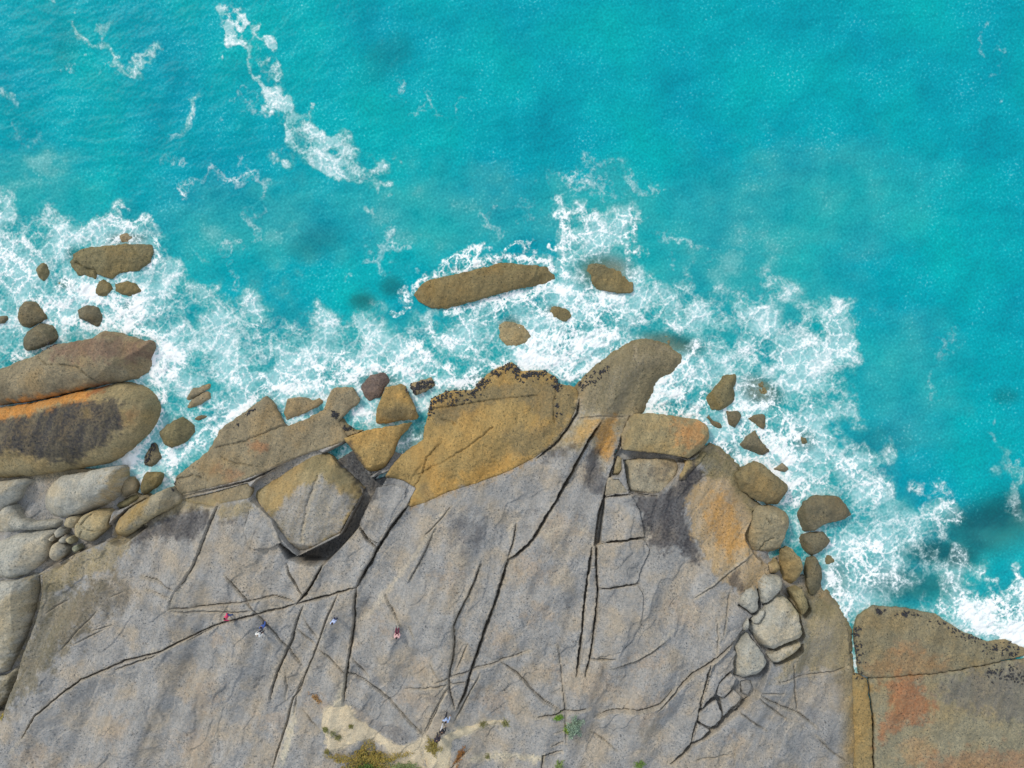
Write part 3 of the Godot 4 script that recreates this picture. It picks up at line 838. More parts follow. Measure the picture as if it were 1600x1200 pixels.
func make_slabs() -> void:
	var n := 0
	for s in SLABS:
		n += 1
		var seams: Array = s[7] if s.size() > 7 else []
		var o := put("slab", stone_mesh(s[6], s[2], s[4], s[3], s[1], s[5] + 0.8, true, 2.5, 0, [], Vector2.ZERO, seams), mats.granite, shelf)
		o.set_meta("label", s[0])
	for s in LOW_SLABS:
		n += 1
		var o := put("slab", stone_mesh(s[6], s[2], 0.12, s[5], s[1], 2.2, false, 3.0, 0, [], Vector2(s[3], s[4])), mats.wet, shelf)
		o.set_meta("label", s[0])

const LEFT := "boulders heaped on the left shore"
const SURF := "rocks standing in the surf"
const RIGHT := "boulders heaped on the right shore"
# [kind, label, group, colour, rim height, dome, lip, depth of the sides, outline, facets, cracks, tilt]
var BOULDERS := [
	["boulder", "large olive boulder ringed by white foam at the far left", SURF, OLIVE, 0.4, 0.35, 0.3, 3.0, [101, 400, 120, 390, 136, 386, 160, 384, 190, 381, 217, 380, 236, 381, 238, 392, 232, 410, 215, 422, 185, 426, 172, 435, 160, 432, 150, 427, 146, 435, 130, 430, 116, 431, 110, 417, 101, 407], [[236, 400, 120, 416, 0.15]], [[118, 410, 135, 420, 146, 420, 150, 432]]],
	["rock", "washed-over ledge behind the large foam-ringed boulder", SURF, DUN, 0.0, 0.3, 0.3, 2.0, [155, 375, 165, 367, 197, 362, 215, 367, 232, 380, 160, 383]],
	["rock", "small olive rock left of the large foam-ringed boulder", SURF, OLIVE, 0.25, 0.4, 0.3, 2.0, [51, 417, 59, 407, 70, 410, 73, 416, 80, 425, 75, 432, 66, 440, 56, 432]],
	["rock", "left one of two small rocks below the foam-ringed boulder", SURF, OLIVE, 0.3, 0.35, 0.3, 2.0, [150, 439, 160, 435, 172, 444, 174, 460, 153, 464, 146, 455]],
	["rock", "right one of two small rocks below the foam-ringed boulder", SURF, OLIVE, 0.3, 0.4, 0.3, 2.0, [176, 443, 195, 437, 212, 444, 220, 456, 200, 463, 179, 462, 175, 452]],
	["rock", "five-sided dark rock alone in the foam above the brown boulder", SURF, BROWN, 0.4, 0.5, 0.3, 2.2, [118, 485, 125, 477, 150, 472, 157, 485, 159, 493, 151, 514, 140, 507, 136, 502, 122, 497]],
	["boulder", "upper one of two dark boulders at the left edge of the foam", SURF, BROWN, 0.7, 0.6, 0.45, 2.6, [21, 497, 25, 477, 31, 471, 49, 469, 59, 480, 69, 497, 56, 504, 32, 516, 22, 507]],
	["boulder", "lower one of two dark boulders at the left edge of the foam", SURF, BROWN, 0.9, 0.6, 0.45, 2.8, [24, 534, 32, 517, 57, 504, 74, 504, 80, 515, 85, 525, 77, 535, 45, 546, 31, 549, 25, 540]],
	["rock", "rock cut off by the left edge of the picture", SURF, BROWN, 0.3, 0.3, 0.3, 2.0, [-12, 495, 7, 491, 11, 497, 5, 505, -12, 507]],
	["rock", "awash sliver of rock right of the five-sided rock", SURF, DUN, -0.12, 0.2, 0.2, 1.5, [192, 472, 200, 467, 210, 485, 213, 494, 202, 492]],
	["rock", "awash knob of rock in the foam below the small olive rock", SURF, DUN, -0.14, 0.22, 0.2, 1.5, [86, 440, 100, 436, 114, 444, 112, 452, 100, 452, 90, 446]],
	["boulder", "long red-brown whaleback boulder with a forked crack", LEFT, DUN, 1.5, 1.3, 0.9, 4.0, [-70, 585, 0, 576, 22, 565, 50, 556, 82, 538, 120, 532, 142, 527, 160, 516, 180, 519, 200, 525, 215, 531, 230, 530, 234, 537, 229, 562, 230, 575, 215, 588, 185, 596, 150, 602, 112, 611, 75, 621, 37, 628, -70, 640], [[235, 590, -60, 632, 0.2]], [[62, 559, 80, 570, 110, 571, 130, 574, 140, 585, 155, 600]]],
	["boulder", "huge oval boulder with a black stain and an orange rim", LEFT, TAN, 1.6, 1.7, 1.3, 4.5, [-70, 646, 37, 631, 75, 623, 112, 613, 155, 603, 190, 594, 215, 591, 230, 605, 236, 625, 242, 636, 236, 660, 222, 680, 200, 700, 175, 720, 160, 726, 125, 732, 87, 739, 37, 746, -70, 752], [[240, 690, -60, 710, 0.22]], []],
	["boulder", "pale oval boulder with an ochre right end", LEFT, PALE, 2.0, 1.2, 0.9, 3.5, [23, 782, 32, 765, 55, 752, 87, 745, 125, 740, 160, 731, 185, 729, 189, 740, 186, 760, 175, 780, 155, 792, 125, 805, 87, 812, 50, 815, 35, 805, 25, 795]],
	["boulder", "grey boulder at the left edge above the pale oval boulder", LEFT, PALE, 1.9, 0.8, 0.7, 3.0, [-40, 757, 25, 750, 42, 751, 26, 766, 21, 782, 10, 788, 2, 800, -40, 806]],
	["boulder", "flat pale slab tucked under the pale oval boulder", LEFT, PALE, 1.9, 0.5, 0.5, 2.6, [-40, 808, 5, 790, 16, 792, 30, 811, 48, 817, 95, 812, 92, 818, 77, 828, 55, 832, 30, 827, 0, 838, -40, 842]],
	["boulder", "smooth blue-grey boulder at the left edge beside the round stone", LEFT, PALE, 2.2, 1.0, 0.9, 3.2, [-40, 844, 0, 840, 28, 829, 76, 832, 73, 850, 72, 865, 60, 882, 37, 900, 12, 908, -40, 906]],
	["boulder", "tall buff boulder at the lower left edge beside the dark gully", LEFT, PALE, 3.0, 1.1, 0.8, 3.6, [-60, 912, 15, 910, 45, 901, 44, 925, 37, 970, 30, 995, 18, 1030, 5, 1055, -60, 1064]],
	["boulder", "small grey boulder at the left edge, lowest in the picture", LEFT, PALE, 3.4, 0.8, 0.6, 3.0, [-50, 1066, 2, 1060, 12, 1051, 24, 1048, 22, 1062, 15, 1085, 5, 1105, -50, 1122]],
	["stone", "round pale stone beside the smooth blue-grey boulder", LEFT, PALE, 2.3, 0.5, 0.5, 2.0, [75, 860, 80, 850, 89, 846, 101, 855, 99, 867, 85, 880, 74, 872]],
	["stone", "buff stone split in three by dark cracks", LEFT, Color(0.33, 0.29, 0.19), 2.3, 0.5, 0.5, 2.0, [115, 822, 125, 807, 142, 799, 162, 799, 167, 807, 162, 825, 152, 836, 140, 847, 122, 851, 112, 845], [], [[118, 817, 128, 819, 140, 828, 155, 831, 166, 824], [128, 818, 140, 806, 144, 799], [122, 851, 126, 838, 130, 830]]],
	["stone", "buff stone between the split stone and the pale oval boulder", LEFT, Color(0.33, 0.29, 0.2), 2.0, 0.3, 0.3, 1.5, [95, 820, 102, 810, 118, 806, 122, 812, 116, 824, 104, 828]],
	["stone", "small grey stone left of the split stone", LEFT, PALE, 2.1, 0.2, 0.2, 1.2, [82, 832, 90, 825, 97, 829, 96, 838, 88, 841]],
	["stone", "pebble-like stone wedged under the split stone's left side", LEFT, PALE, 2.1, 0.2, 0.2, 1.2, [90, 844, 98, 838, 104, 842, 100, 849, 92, 849]],
	["stone", "smallest stone above the round pale stone", LEFT, PALE, 2.1, 0.2, 0.2, 1.2, [74, 842, 80, 837, 84, 843, 78, 848]],
	["stone", "buff stone below the split stone", LEFT, Color(0.33, 0.3, 0.2), 2.1, 0.25, 0.25, 1.2, [100, 843, 110, 838, 114, 848, 106, 852]],
	["stone", "greenish stone at the foot of the split stone", LEFT, Color(0.24, 0.26, 0.2), 2.1, 0.2, 0.2, 1.2, [111, 854, 121, 852, 124, 859, 117, 864, 110, 860]],
	["boulder", "tilted wedge boulder with a bright ochre face", LEFT, Color(0.27, 0.24, 0.17), 2.0, 0.6, 0.3, 2.6, [163, 841, 175, 817, 197, 797, 235, 775, 262, 762, 270, 772, 277, 786, 260, 797, 235, 811, 217, 824, 185, 846, 176, 846], [[165, 846, 236, 780, 0.55]], []],
	["rock", "dark block in the foaming gully above the ochre wedge", LEFT, OLIVE, 0.8, 0.4, 0.3, 2.2, [215, 745, 222, 738, 252, 739, 250, 750, 245, 760, 230, 770, 218, 776, 213, 765]],
	["rock", "small block between the pale oval boulder and the dark gully block", LEFT, DUN, 0.9, 0.3, 0.25, 2.2, [190, 745, 205, 746, 212, 756, 211, 768, 190, 781, 187, 765]],
	["rock", "low olive stone below the two gully blocks", LEFT, OLIVE, 0.9, 0.3, 0.25, 1.8, [178, 788, 195, 781, 212, 772, 216, 778, 200, 790, 182, 798]],
	["rock", "olive block standing in the foam right of the huge oval boulder", SURF, OLIVE, 0.6, 0.5, 0.3, 2.4, [282, 650, 300, 665, 302, 675, 292, 690, 265, 701, 252, 692, 247, 676, 262, 662]],
	["rock", "dark mussel-crusted rock beside the huge oval boulder's tip", SURF, BROWN, 0.35, 0.35, 0.25, 2.2, [226, 710, 240, 687, 246, 697, 252, 717, 240, 732, 227, 736, 222, 725]],
	["rock", "upper strip of the split rock off the huge oval boulder", SURF, DUN, 0.2, 0.3, 0.2, 2.0, [289, 625, 300, 607, 315, 602, 335, 595, 330, 605, 310, 617, 292, 630]],
	["rock", "lower strip of the split rock off the huge oval boulder", SURF, DUN, 0.25, 0.3, 0.2, 2.0, [287, 640, 295, 628, 317, 613, 330, 607, 336, 617, 312, 632, 292, 642]],
	["rock", "thin dark ledge in the foam above the olive block", SURF, BROWN, 0.05, 0.2, 0.15, 1.6, [296, 656, 310, 649, 334, 646, 330, 651, 305, 659]],
	["boulder", "big split block with a grey top beside the dark pit", "blocks on the middle of the shore", TAN, 2.3, 0.9, 0.25, 4.2, [386, 768, 397, 753, 432, 731, 487, 700, 513, 716, 566, 766, 557, 783, 531, 833, 465, 868, 415, 806, 391, 783], [[417, 800, 505, 742, 0.55], [505, 742, 560, 780, 0.35], [470, 868, 500, 740, 0.1]], [[497, 742, 482, 780, 474, 820, 471, 845]]],
	["boulder", "ochre triangular block pointing down into the dark pit", "blocks on the middle of the shore", OCHRE, 1.3, 0.5, 0.25, 3.4, [537, 685, 570, 673, 612, 665, 643, 660, 635, 672, 622, 685, 612, 712, 600, 731, 578, 745, 565, 725, 552, 707], [[620, 690, 590, 745, 0.5]], []],
	["boulder", "ochre pyramid rock standing at the water's edge", "blocks on the middle of the shore", OCHRE, 1.0, 0.7, 0.3, 3.0, [602, 605, 625, 600, 632, 605, 644, 630, 653, 651, 649, 657, 635, 656, 607, 662, 581, 664, 587, 640, 595, 622], [[655, 640, 590, 638, 0.45]], []],
	["rock", "dun block in a white foam channel on the left shore", "blocks on the middle of the shore", DUN, 0.5, 0.35, 0.25, 2.4, [441, 647, 448, 623, 472, 620, 490, 626, 507, 611, 515, 608, 509, 625, 499, 634, 475, 645, 445, 658]],
	["rock", "purple-brown rock streaked with runoff beside the ochre pyramid", "blocks on the middle of the shore", Color(0.15, 0.115, 0.098), 0.35, 0.3, 0.3, 2.2, [553, 620, 563, 601, 580, 585, 617, 580, 631, 596, 620, 602, 601, 604, 594, 620, 575, 628]],
	["rock", "black mussel-covered rock right of the ochre pyramid", "blocks on the middle of the shore", DUN, 0.35, 0.3, 0.25, 2.2, [632, 602, 650, 596, 674, 589, 680, 602, 665, 612, 645, 620, 638, 612]],
	["boulder", "long olive whaleback rock alone off the middle shore", SURF, Color(0.175, 0.14, 0.068), 0.5, 0.4, 0.35, 3.2, [645, 460, 652, 450, 667, 437, 695, 432, 725, 425, 760, 416, 785, 409, 812, 412, 855, 415, 865, 425, 870, 435, 850, 444, 815, 450, 775, 460, 740, 470, 700, 481, 675, 482, 655, 472], [[870, 440, 650, 474, 0.1]], []],
	["boulder", "half-drowned boulder with foam sliding off, right of the whaleback", SURF, OLIVE, 0.08, 0.2, 0.3, 3.0, [894, 400, 920, 390, 950, 391, 975, 401, 990, 425, 989, 457, 970, 459, 930, 452, 900, 446], [], [], Vector2(-0.02, 0.13)],
	["rock", "small olive rock in the foam below the whaleback's right end", SURF, OLIVE, 0.1, 0.3, 0.25, 2.4, [845, 485, 865, 476, 892, 476, 899, 482, 895, 492, 885, 503, 862, 497], [], [], Vector2(0.16, 0.0)],
	["rock", "ochre-footed rock with a wave pouring over its top", SURF, TAN, 0.2, 0.25, 0.25, 2.6, [777, 522, 780, 500, 810, 499, 820, 510, 832, 530, 830, 546, 812, 555, 797, 545, 785, 534], [], [], Vector2(0.0, 0.12)],
	["rock", "drowned ledge off the tip of the rocky point", SURF, OLIVE, -0.12, 0.2, 0.3, 2.2, [983, 531, 1003, 516, 1040, 517, 1080, 531, 1106, 540, 1090, 549, 1070, 554, 1056, 562, 1040, 549, 1005, 541]],
	["boulder", "tan block with worn corners above the paved row of slabs", RIGHT, TAN, 1.8, 0.5, 0.35, 3.4, [972, 703, 973, 682, 983, 658, 993, 647, 1022, 646, 1060, 651, 1095, 656, 1110, 666, 1113, 682, 1105, 695, 1092, 708, 1077, 717, 1065, 714, 1047, 711, 1010, 706], [[1112, 660, 1090, 720, 0.2]], []],
	["boulder", "grey flat-topped block under the tan block", RIGHT, Color(0.30, 0.27, 0.2), 1.5, 0.3, 0.18, 2.4, [975, 720, 1000, 718, 1032, 718, 1059, 720, 1061, 732, 1056, 742, 1045, 756, 1032, 770, 1025, 772, 986, 770, 981, 755], [[1065, 740, 1020, 780, 0.3]], []],
	["stone", "small block jammed between the tan and flat-topped blocks", RIGHT, TAN, 1.4, 0.2, 0.12, 2.0, [962, 722, 966, 713, 971, 716, 972, 735, 968, 744, 957, 744]],
	["boulder", "brown five-sided boulder at the head of the right-hand heap", RIGHT, Color(0.19, 0.155, 0.085), 1.4, 0.5, 0.3, 3.2, [1151, 742, 1167, 731, 1185, 721, 1197, 730, 1220, 747, 1236, 760, 1232, 775, 1222, 792, 1205, 790, 1182, 782, 1160, 767], [[1225, 790, 1156, 748, 0.85]], []],
	["boulder", "buff many-sided boulder with a curved crack on its face", RIGHT, Color(0.27, 0.235, 0.155), 1.9, 0.8, 0.4, 3.4, [1192, 793, 1220, 794, 1240, 807, 1241, 820, 1232, 840, 1225, 865, 1210, 877, 1195, 879, 1182, 870, 1166, 845, 1166, 835, 1177, 812], [[1183, 875, 1196, 795, 0.7], [1222, 795, 1236, 860, 0.8], [1240, 812, 1190, 806, 0.4]], [[1194, 806, 1206, 820, 1214, 823], [1193, 864, 1200, 850, 1212, 842]]],
	["boulder", "dark half-moon boulder standing in the surf off the heap", SURF, BROWN, 0.8, 0.6, 0.35, 3.2, [1249, 802, 1260, 785, 1275, 775, 1312, 776, 1325, 790, 1334, 806, 1320, 812, 1290, 820, 1272, 829, 1260, 834, 1250, 831], [[1252, 840, 1262, 780, 0.4]], []],
	["boulder", "dark six-sided boulder below the half-moon boulder", SURF, BROWN, 0.6, 0.5, 0.35, 3.0, [1250, 838, 1275, 831, 1290, 833, 1299, 845, 1292, 855, 1272, 870, 1262, 865, 1249, 850]],
	["boulder", "tall ochre-edged stone on end in the right-hand heap", RIGHT, Color(0.27, 0.22, 0.12), 1.9, 0.6, 0.2, 2.8, [1226, 890, 1228, 862, 1238, 858, 1250, 872, 1259, 887, 1250, 915, 1245, 922, 1228, 917], [[1256, 892, 1236, 860, 0.95]], []],
	["stone", "small stone wedged left of the tall ochre-edged stone", RIGHT, TAN, 1.5, 0.3, 0.2, 1.8, [1200, 883, 1218, 876, 1222, 890, 1215, 898, 1204, 895]],
	["boulder", "brown slab on the seaward side of the right-hand heap", RIGHT, BROWN, 1.0, 0.4, 0.25, 2.6, [1265, 873, 1277, 871, 1285, 890, 1290, 920, 1282, 935, 1267, 930, 1262, 915, 1261, 893]],
	["rock", "olive rock half sunk in foam beside the heap", SURF, OLIVE, 0.05, 0.35, 0.3, 2.0, [1284, 878, 1292, 865, 1305, 867, 1309, 878, 1300, 890, 1290, 891]],
	["boulder", "pale rounded boulder above the largest pale boulder", RIGHT, PALE, 3.3, 0.6, 0.35, 2.4, [1188, 914, 1201, 902, 1225, 906, 1227, 917, 1216, 928, 1196, 947, 1191, 943]],
	["boulder", "pale pointed boulder at the left of the right-hand heap", RIGHT, PALE, 3.6, 0.6, 0.3, 2.2, [1151, 943, 1169, 924, 1186, 918, 1188, 926, 1186, 954, 1178, 962, 1166, 952]],
	["stone", "round stone between the pale pointed and the largest pale boulder", RIGHT, PALE, 3.4, 0.3, 0.25, 1.8, [1176, 970, 1188, 955, 1195, 953, 1196, 962, 1187, 974, 1178, 976]],
	["boulder", "largest pale boulder of the right-hand heap", RIGHT, PALE, 3.8, 0.9, 0.35, 3.0, [1173, 984, 1188, 973, 1201, 951, 1216, 935, 1233, 938, 1248, 958, 1251, 975, 1256, 993, 1251, 1001, 1228, 1009, 1201, 1021, 1188, 1010], [[1192, 1016, 1226, 938, 0.75], [1258, 984, 1196, 1010, 0.6]], []],
	["boulder", "pale ledge broken off below the largest pale boulder", RIGHT, PALE, 3.5, 0.3, 0.2, 2.2, [1202, 1025, 1228, 1013, 1252, 1005, 1252, 1016, 1239, 1025, 1211, 1039, 1205, 1031]],
	["boulder", "pale egg-shaped boulder above the wedge-filled crack", RIGHT, PALE, 3.9, 0.8, 0.4, 2.6, [1150, 1013, 1159, 995, 1172, 994, 1187, 1014, 1199, 1034, 1200, 1045, 1190, 1058, 1163, 1063, 1150, 1059], [[1163, 1066, 1168, 990, 0.95], [1200, 1048, 1160, 1052, 0.6]], []],
	["stone", "small grey stone under the pale egg-shaped boulder", RIGHT, GREY, 3.7, 0.3, 0.2, 1.6, [1159, 1067, 1175, 1066, 1176, 1075, 1168, 1087, 1161, 1085]],
	["boulder", "buff slab right of the pale rounded boulder", RIGHT, Color(0.28, 0.25, 0.16), 2.4, 0.4, 0.25, 2.0, [1238, 927, 1255, 921, 1262, 940, 1267, 955, 1258, 966, 1251, 955]],
	["stone", "sliver of stone left of the largest pale boulder", RIGHT, PALE, 3.6, 0.2, 0.12, 1.4, [1164, 973, 1170, 967, 1172, 979, 1166, 989, 1161, 984]],
	["boulder", "olive boulder with a wash of foam over its right side", SURF, OLIVE, 0.45, 0.6, 0.4, 2.8, [1104, 622, 1120, 602, 1132, 587, 1155, 581, 1162, 585, 1160, 595, 1147, 605, 1152, 620, 1157, 634, 1137, 640, 1112, 642]],
	["rock", "drowned rock under lacy foam right of the olive boulder", SURF, OLIVE, -0.1, 0.2, 0.3, 2.2, [1162, 586, 1192, 591, 1215, 606, 1232, 617, 1205, 629, 1180, 636, 1161, 636, 1151, 606]],
	["rock", "small dark block touching the foot of the olive boulder", SURF, BROWN, 0.4, 0.3, 0.2, 2.2, [1136, 643, 1157, 641, 1162, 648, 1150, 668, 1140, 665]],
	["rock", "dark curved sliver of rock off the tan block's tip", SURF, BROWN, 0.15, 0.2, 0.15, 1.8, [1104, 640, 1112, 656, 1125, 661, 1132, 670, 1122, 674, 1111, 664, 1105, 652]],
	["rock", "dark triangular rock in thick foam, upper one of two", SURF, BROWN, 0.25, 0.35, 0.25, 2.2, [1167, 654, 1182, 645, 1201, 645, 1195, 672, 1182, 665]],
	["rock", "dark ridged rock in thick foam below the triangular rock", SURF, BROWN, 0.4, 0.5, 0.25, 2.4, [1157, 697, 1167, 682, 1182, 672, 1187, 687, 1202, 702, 1204, 712, 1197, 720, 1177, 710, 1160, 705], [[1205, 704, 1160, 692, 0.9]], []],
	["rock", "small tan rock in white water right of the five-sided boulder", SURF, DUN, 0.12, 0.25, 0.2, 1.8, [1207, 734, 1224, 721, 1237, 736, 1217, 738]],
	["rock", "tiny dark knob showing through foam off the right shore", SURF, OLIVE, 0.0, 0.2, 0.2, 1.6, [1248, 680, 1259, 684, 1264, 696, 1255, 699]],
]

func make_boulders() -> void:
	var n := 0
	for b in BOULDERS:
		n += 1
		var facets: Array = b[9] if b.size() > 9 else []
		var cracks: Array = b[10] if b.size() > 10 else []
		var tilt: Vector2 = b[11] if b.size() > 11 else Vector2.ZERO
		var wet: bool = b[2] == SURF
		# the boulders of the left shore are worn round, the others are broken blocks
		var worn: bool = b[2] == LEFT
		var soft: float = float(b[6]) * (5.0 if worn else 2.2) + 1.2
		var o := put(b[0], stone_mesh(b[8], b[4], float(b[5]) * (0.75 if worn else 0.45), float(b[6]) * (0.65 if worn else 0.4), b[3], b[7], false, soft, n, facets, tilt, cracks), mats.wet if wet else mats.granite)
		tag(o, b[1], b[0], b[2])

# ------------------------------------------------------------------ the sea
var foam_d := PackedFloat32Array()
var milk_d := PackedFloat32Array()
var deep_d := PackedFloat32Array()
var collar_d := PackedFloat32Array()  # foam hugging the rocks
var clear_d := PackedFloat32Array()   # thin clear water over drowned rocks
const FM := 8.0
const F_NU := 221
const F_NV := 151

func blob(a: PackedFloat32Array, u: float, v: float, ru: float, rv: float, turn: float, s: float) -> void:
	var r := maxf(ru, rv) * 1.6
	var cs := cos(deg_to_rad(turn))
	var sn := sin(deg_to_rad(turn))
	for j in range(maxi(0, int((v - r - SEA_V0) / FM)), mini(F_NV, int((v + r - SEA_V0) / FM) + 2)):
		for i in range(maxi(0, int((u - r - SEA_U0) / FM)), mini(F_NU, int((u + r - SEA_U0) / FM) + 2)):
			var dx := SEA_U0 + i * FM - u
			var dy := SEA_V0 + j * FM - v
			var x := (dx * cs + dy * sn) / ru
			var y := (dy * cs - dx * sn) / rv
			var w := s * (1.0 - smoothstep(0.35, 1.25, sqrt(x * x + y * y)))
			var k := j * F_NU + i
			a[k] = maxf(a[k], w) if s > 0.0 else a[k] + w

func streak(a: PackedFloat32Array, s: float, flat: Array) -> void:
	# flat: u, v, half width ...
	for i in range(0, flat.size() - 3, 3):
		var n := maxi(2, int(Vector2(flat[i], flat[i + 1]).distance_to(Vector2(flat[i + 3], flat[i + 4])) / 10.0))
		for k in n:
			var t := float(k) / n
			var r := lerpf(flat[i + 2], flat[i + 5], t)
			blob(a, lerpf(flat[i], flat[i + 3], t), lerpf(flat[i + 1], flat[i + 4], t), r, r, 0.0, s)

func coarse_bytes(a: PackedFloat32Array, w: int, h: int) -> PackedByteArray:
	var b := PackedByteArray()
	b.resize(F_NU * F_NV)
	for i in a.size():
		b[i] = int(clampf(a[i], 0.0, 1.0) * 255.0)
	var im := Image.create_from_data(F_NU, F_NV, false, Image.FORMAT_L8, b)
	im.resize(w, h, Image.INTERPOLATE_CUBIC)
	return im.get_data()

const SURF_ZONE := [-90, 315, 30, 322, 100, 335, 190, 325, 240, 350, 265, 400, 300, 425, 330, 480, 400, 455, 470, 475, 540, 505, 600, 485, 650, 500, 720, 480, 800, 462, 866, 445, 872, 335, 920, 312, 985, 340, 998, 400, 1012, 445, 1060, 430, 1110, 455, 1150, 475, 1220, 440, 1330, 485, 1345, 540, 1330, 600, 1315, 670, 1385, 720, 1392, 780, 1460, 790, 1482, 850, 1520, 905, 1620, 900, 1700, 1050, 1560, 1030, 1480, 1040, 1300, 1100, 1000, 800, 500, 800, -90, 800]

func lay_foam() -> void:
	foam_d.resize(F_NU * F_NV)
	milk_d.resize(F_NU * F_NV)
	deep_d.resize(F_NU * F_NV)
	clear_d.resize(F_NU * F_NV)
	collar_d.resize(F_NU * F_NV)
	var p := poly(SURF_ZONE)
	for j in F_NV:
		for i in F_NU:
			var d := signed_distance(p, Vector2(SEA_U0 + i * FM, SEA_V0 + j * FM))
			foam_d[j * F_NU + i] = 0.03 + 0.36 * smoothstep(-26.0, 24.0, d)
			milk_d[j * F_NU + i] = 0.72 * smoothstep(-30.0, 30.0, d)
	# heavy white water
	for b in [[60, 480, 70, 40, -10, 0.78], [20, 400, 60, 60, 0, 0.66], [140, 458, 90, 34, 0, 0.98], [210, 490, 60, 30, 0, 0.92], [180, 352, 70, 26, -8, 0.66], [250, 560, 38, 60, 0, 0.98], [220, 650, 28, 50, 30, 0.98], [205, 725, 20, 30, 0, 0.95], [262, 720, 16, 40, 20, 0.95], [300, 700, 40, 30, -30, 0.75], [330, 660, 40, 24, -35, 0.72], [390, 590, 60, 26, -20, 0.66], [470, 590, 60, 20, -10, 0.74], [550, 575, 70, 20, -6, 0.8], [640, 572, 70, 22, -5, 0.84], [720, 585, 50, 22, -12, 0.9], [700, 520, 70, 30, 0, 0.7], [790, 470, 90, 22, -8, 0.82], [845, 552, 56, 32, 0, 1.15], [905, 530, 64, 50, -20, 1.1], [940, 470, 60, 26, 0, 0.86], [745, 410, 110, 9, -12, 0.9], [860, 412, 12, 10, 0, 0.9], [885, 370, 18, 60, 8, 0.78], [940, 350, 50, 36, 0, 0.66], [985, 400, 10, 60, 0, 0.7], [1040, 490, 40, 30, 0, 0.6], [1050, 610, 50, 36, -40, 1.02], [1075, 575, 40, 20, -35, 0.85], [1090, 640, 50, 20, 10, 0.9], [1200, 560, 70, 40, 0, 0.58], [1270, 540, 60, 50, 0, 0.48], [1300, 500, 40, 50, 0, 0.52], [1190, 530, 50, 40, 0, 0.5], [1190, 625, 50, 16, -15, 0.8], [1220, 660, 60, 22, -14, 0.88], [1150, 685, 30, 40, 20, 0.85], [1215, 705, 44, 40, 20, 1.05], [1245, 765, 22, 40, 10, 0.97], [1300, 735, 70, 36, 25, 0.72], [1350, 750, 40, 30, 0, 0.68], [1300, 840, 40, 30, 0, 0.7], [1335, 890, 40, 50, 40, 0.85], [1320, 950, 14, 50, 0, 0.9], [1360, 860, 60, 24, 35, 0.78], [1400, 905, 60, 30, 0, 0.55], [1550, 960, 90, 42, 22, 1.15], [1600, 980, 60, 50, 0, 1.15], [1490, 930, 40, 24, 20, 0.75], [1600, 920, 70, 30, 0, 0.8], [1460, 800, 36, 50, -20, 0.5], [635, 465, 10, 14, 0, 0.8], [570, 645, 26, 20, 0, 0.8], [475, 655, 40, 5, -18, 0.9], [655, 665, 12, 26, 20, 0.42], [525, 705, 20, 8, -25, 0.6], [410, 500, 18, 18, 0, 0.8], [380, 560, 40, 30, 0, 0.5]]:
		blob(foam_d, b[0], b[1], b[2], b[3], b[4], b[5])
	# open pools inside the surf
	for b in [[405, 560, 22, 18, 0, -0.3], [340, 610, 18, 20, 0, -0.45], [480, 520, 40, 24, 0, -0.12], [420, 460, 36, 22, 0, -0.1], [1130, 520, 20, 24, 0, -0.2], [1245, 475, 34, 30, 0, -0.2], [1010, 560, 30, 10, 0, -0.1], [1405, 800, 40, 26, 0, -0.25], [1290, 650, 26, 20, 0, -0.2], [300, 500, 24, 20, 0, -0.15], [620, 505, 26, 12, 0, -0.2], [880, 440, 9, 22, 0, -0.25], [905, 350, 14, 14, 0, -0.15], [945, 424, 52, 30, 0, -0.45], [1050, 534, 50, 18, 10, -0.35], [1190, 612, 36, 22, 15, -0.35], [1420, 925, 60, 30, 0, -0.2]]:
		blob(foam_d, b[0], b[1], b[2], b[3], b[4], b[5])
	# old foam drifting out
	streak(foam_d, 0.40, [360, 0, 12, 372, 50, 14, 400, 90, 16, 425, 130, 18, 440, 160, 24, 465, 200, 30, 475, 235, 30, 520, 240, 24, 560, 260, 30, 590, 290, 32])
	streak(foam_d, 0.36, [590, 285, 22, 600, 296, 18])
	streak(foam_d, 0.28, [108, 20, 14, 120, 50, 14, 170, 60, 13, 205, 85, 14, 225, 105, 10])
	streak(foam_d, 0.26, [118, 90, 7, 98, 120, 8])
	streak(foam_d, 0.26, [165, 90, 6, 175, 115, 7, 205, 118, 6])
	streak(foam_d, 0.28, [-40, 140, 22, 5, 155, 24, 25, 190, 20, 45, 240, 14])
	streak(foam_d, 0.22, [230, 250, 18, 280, 200, 18, 320, 165, 16])
	streak(foam_d, 0.28, [300, 285, 14, 340, 275, 12, 390, 260, 12, 400, 290, 12, 395, 340, 18, 380, 380, 14])
	streak(foam_d, 0.22, [355, 145, 12, 400, 155, 12, 420, 175, 10])
	streak(foam_d, 0.20, [590, 150, 8, 630, 152, 8, 660, 168, 8, 700, 170, 8, 740, 160, 6])
	streak(foam_d, 0.21, [770, 340, 14, 830, 315, 20, 860, 290, 18, 900, 268, 16, 960, 270, 18, 1020, 290, 16, 1035, 310, 12])
	streak(foam_d, 0.22, [1040, 360, 14, 1080, 395, 16, 1100, 410, 10])
	streak(foam_d, 0.29, [1590, 780, 26, 1585, 740, 20, 1575, 690, 16, 1555, 655, 14])
	streak(foam_d, 0.20, [1470, 600, 14, 1475, 540, 12, 1490, 500, 10])
	streak(foam_d, 0.21, [1548, 60, 8, 1560, 100, 8, 1565, 140, 8])
	streak(foam_d, 0.21, [590, 375, 20, 620, 390, 22, 560, 410, 20])
	streak(foam_d, 0.21, [370, 400, 20, 365, 440, 16])
	streak(milk_d, 0.97, [360, 0, 8, 372, 50, 9, 420, 120, 10, 440, 160, 20, 465, 200, 26, 475, 240, 28, 520, 238, 20, 560, 262, 28, 592, 292, 30])
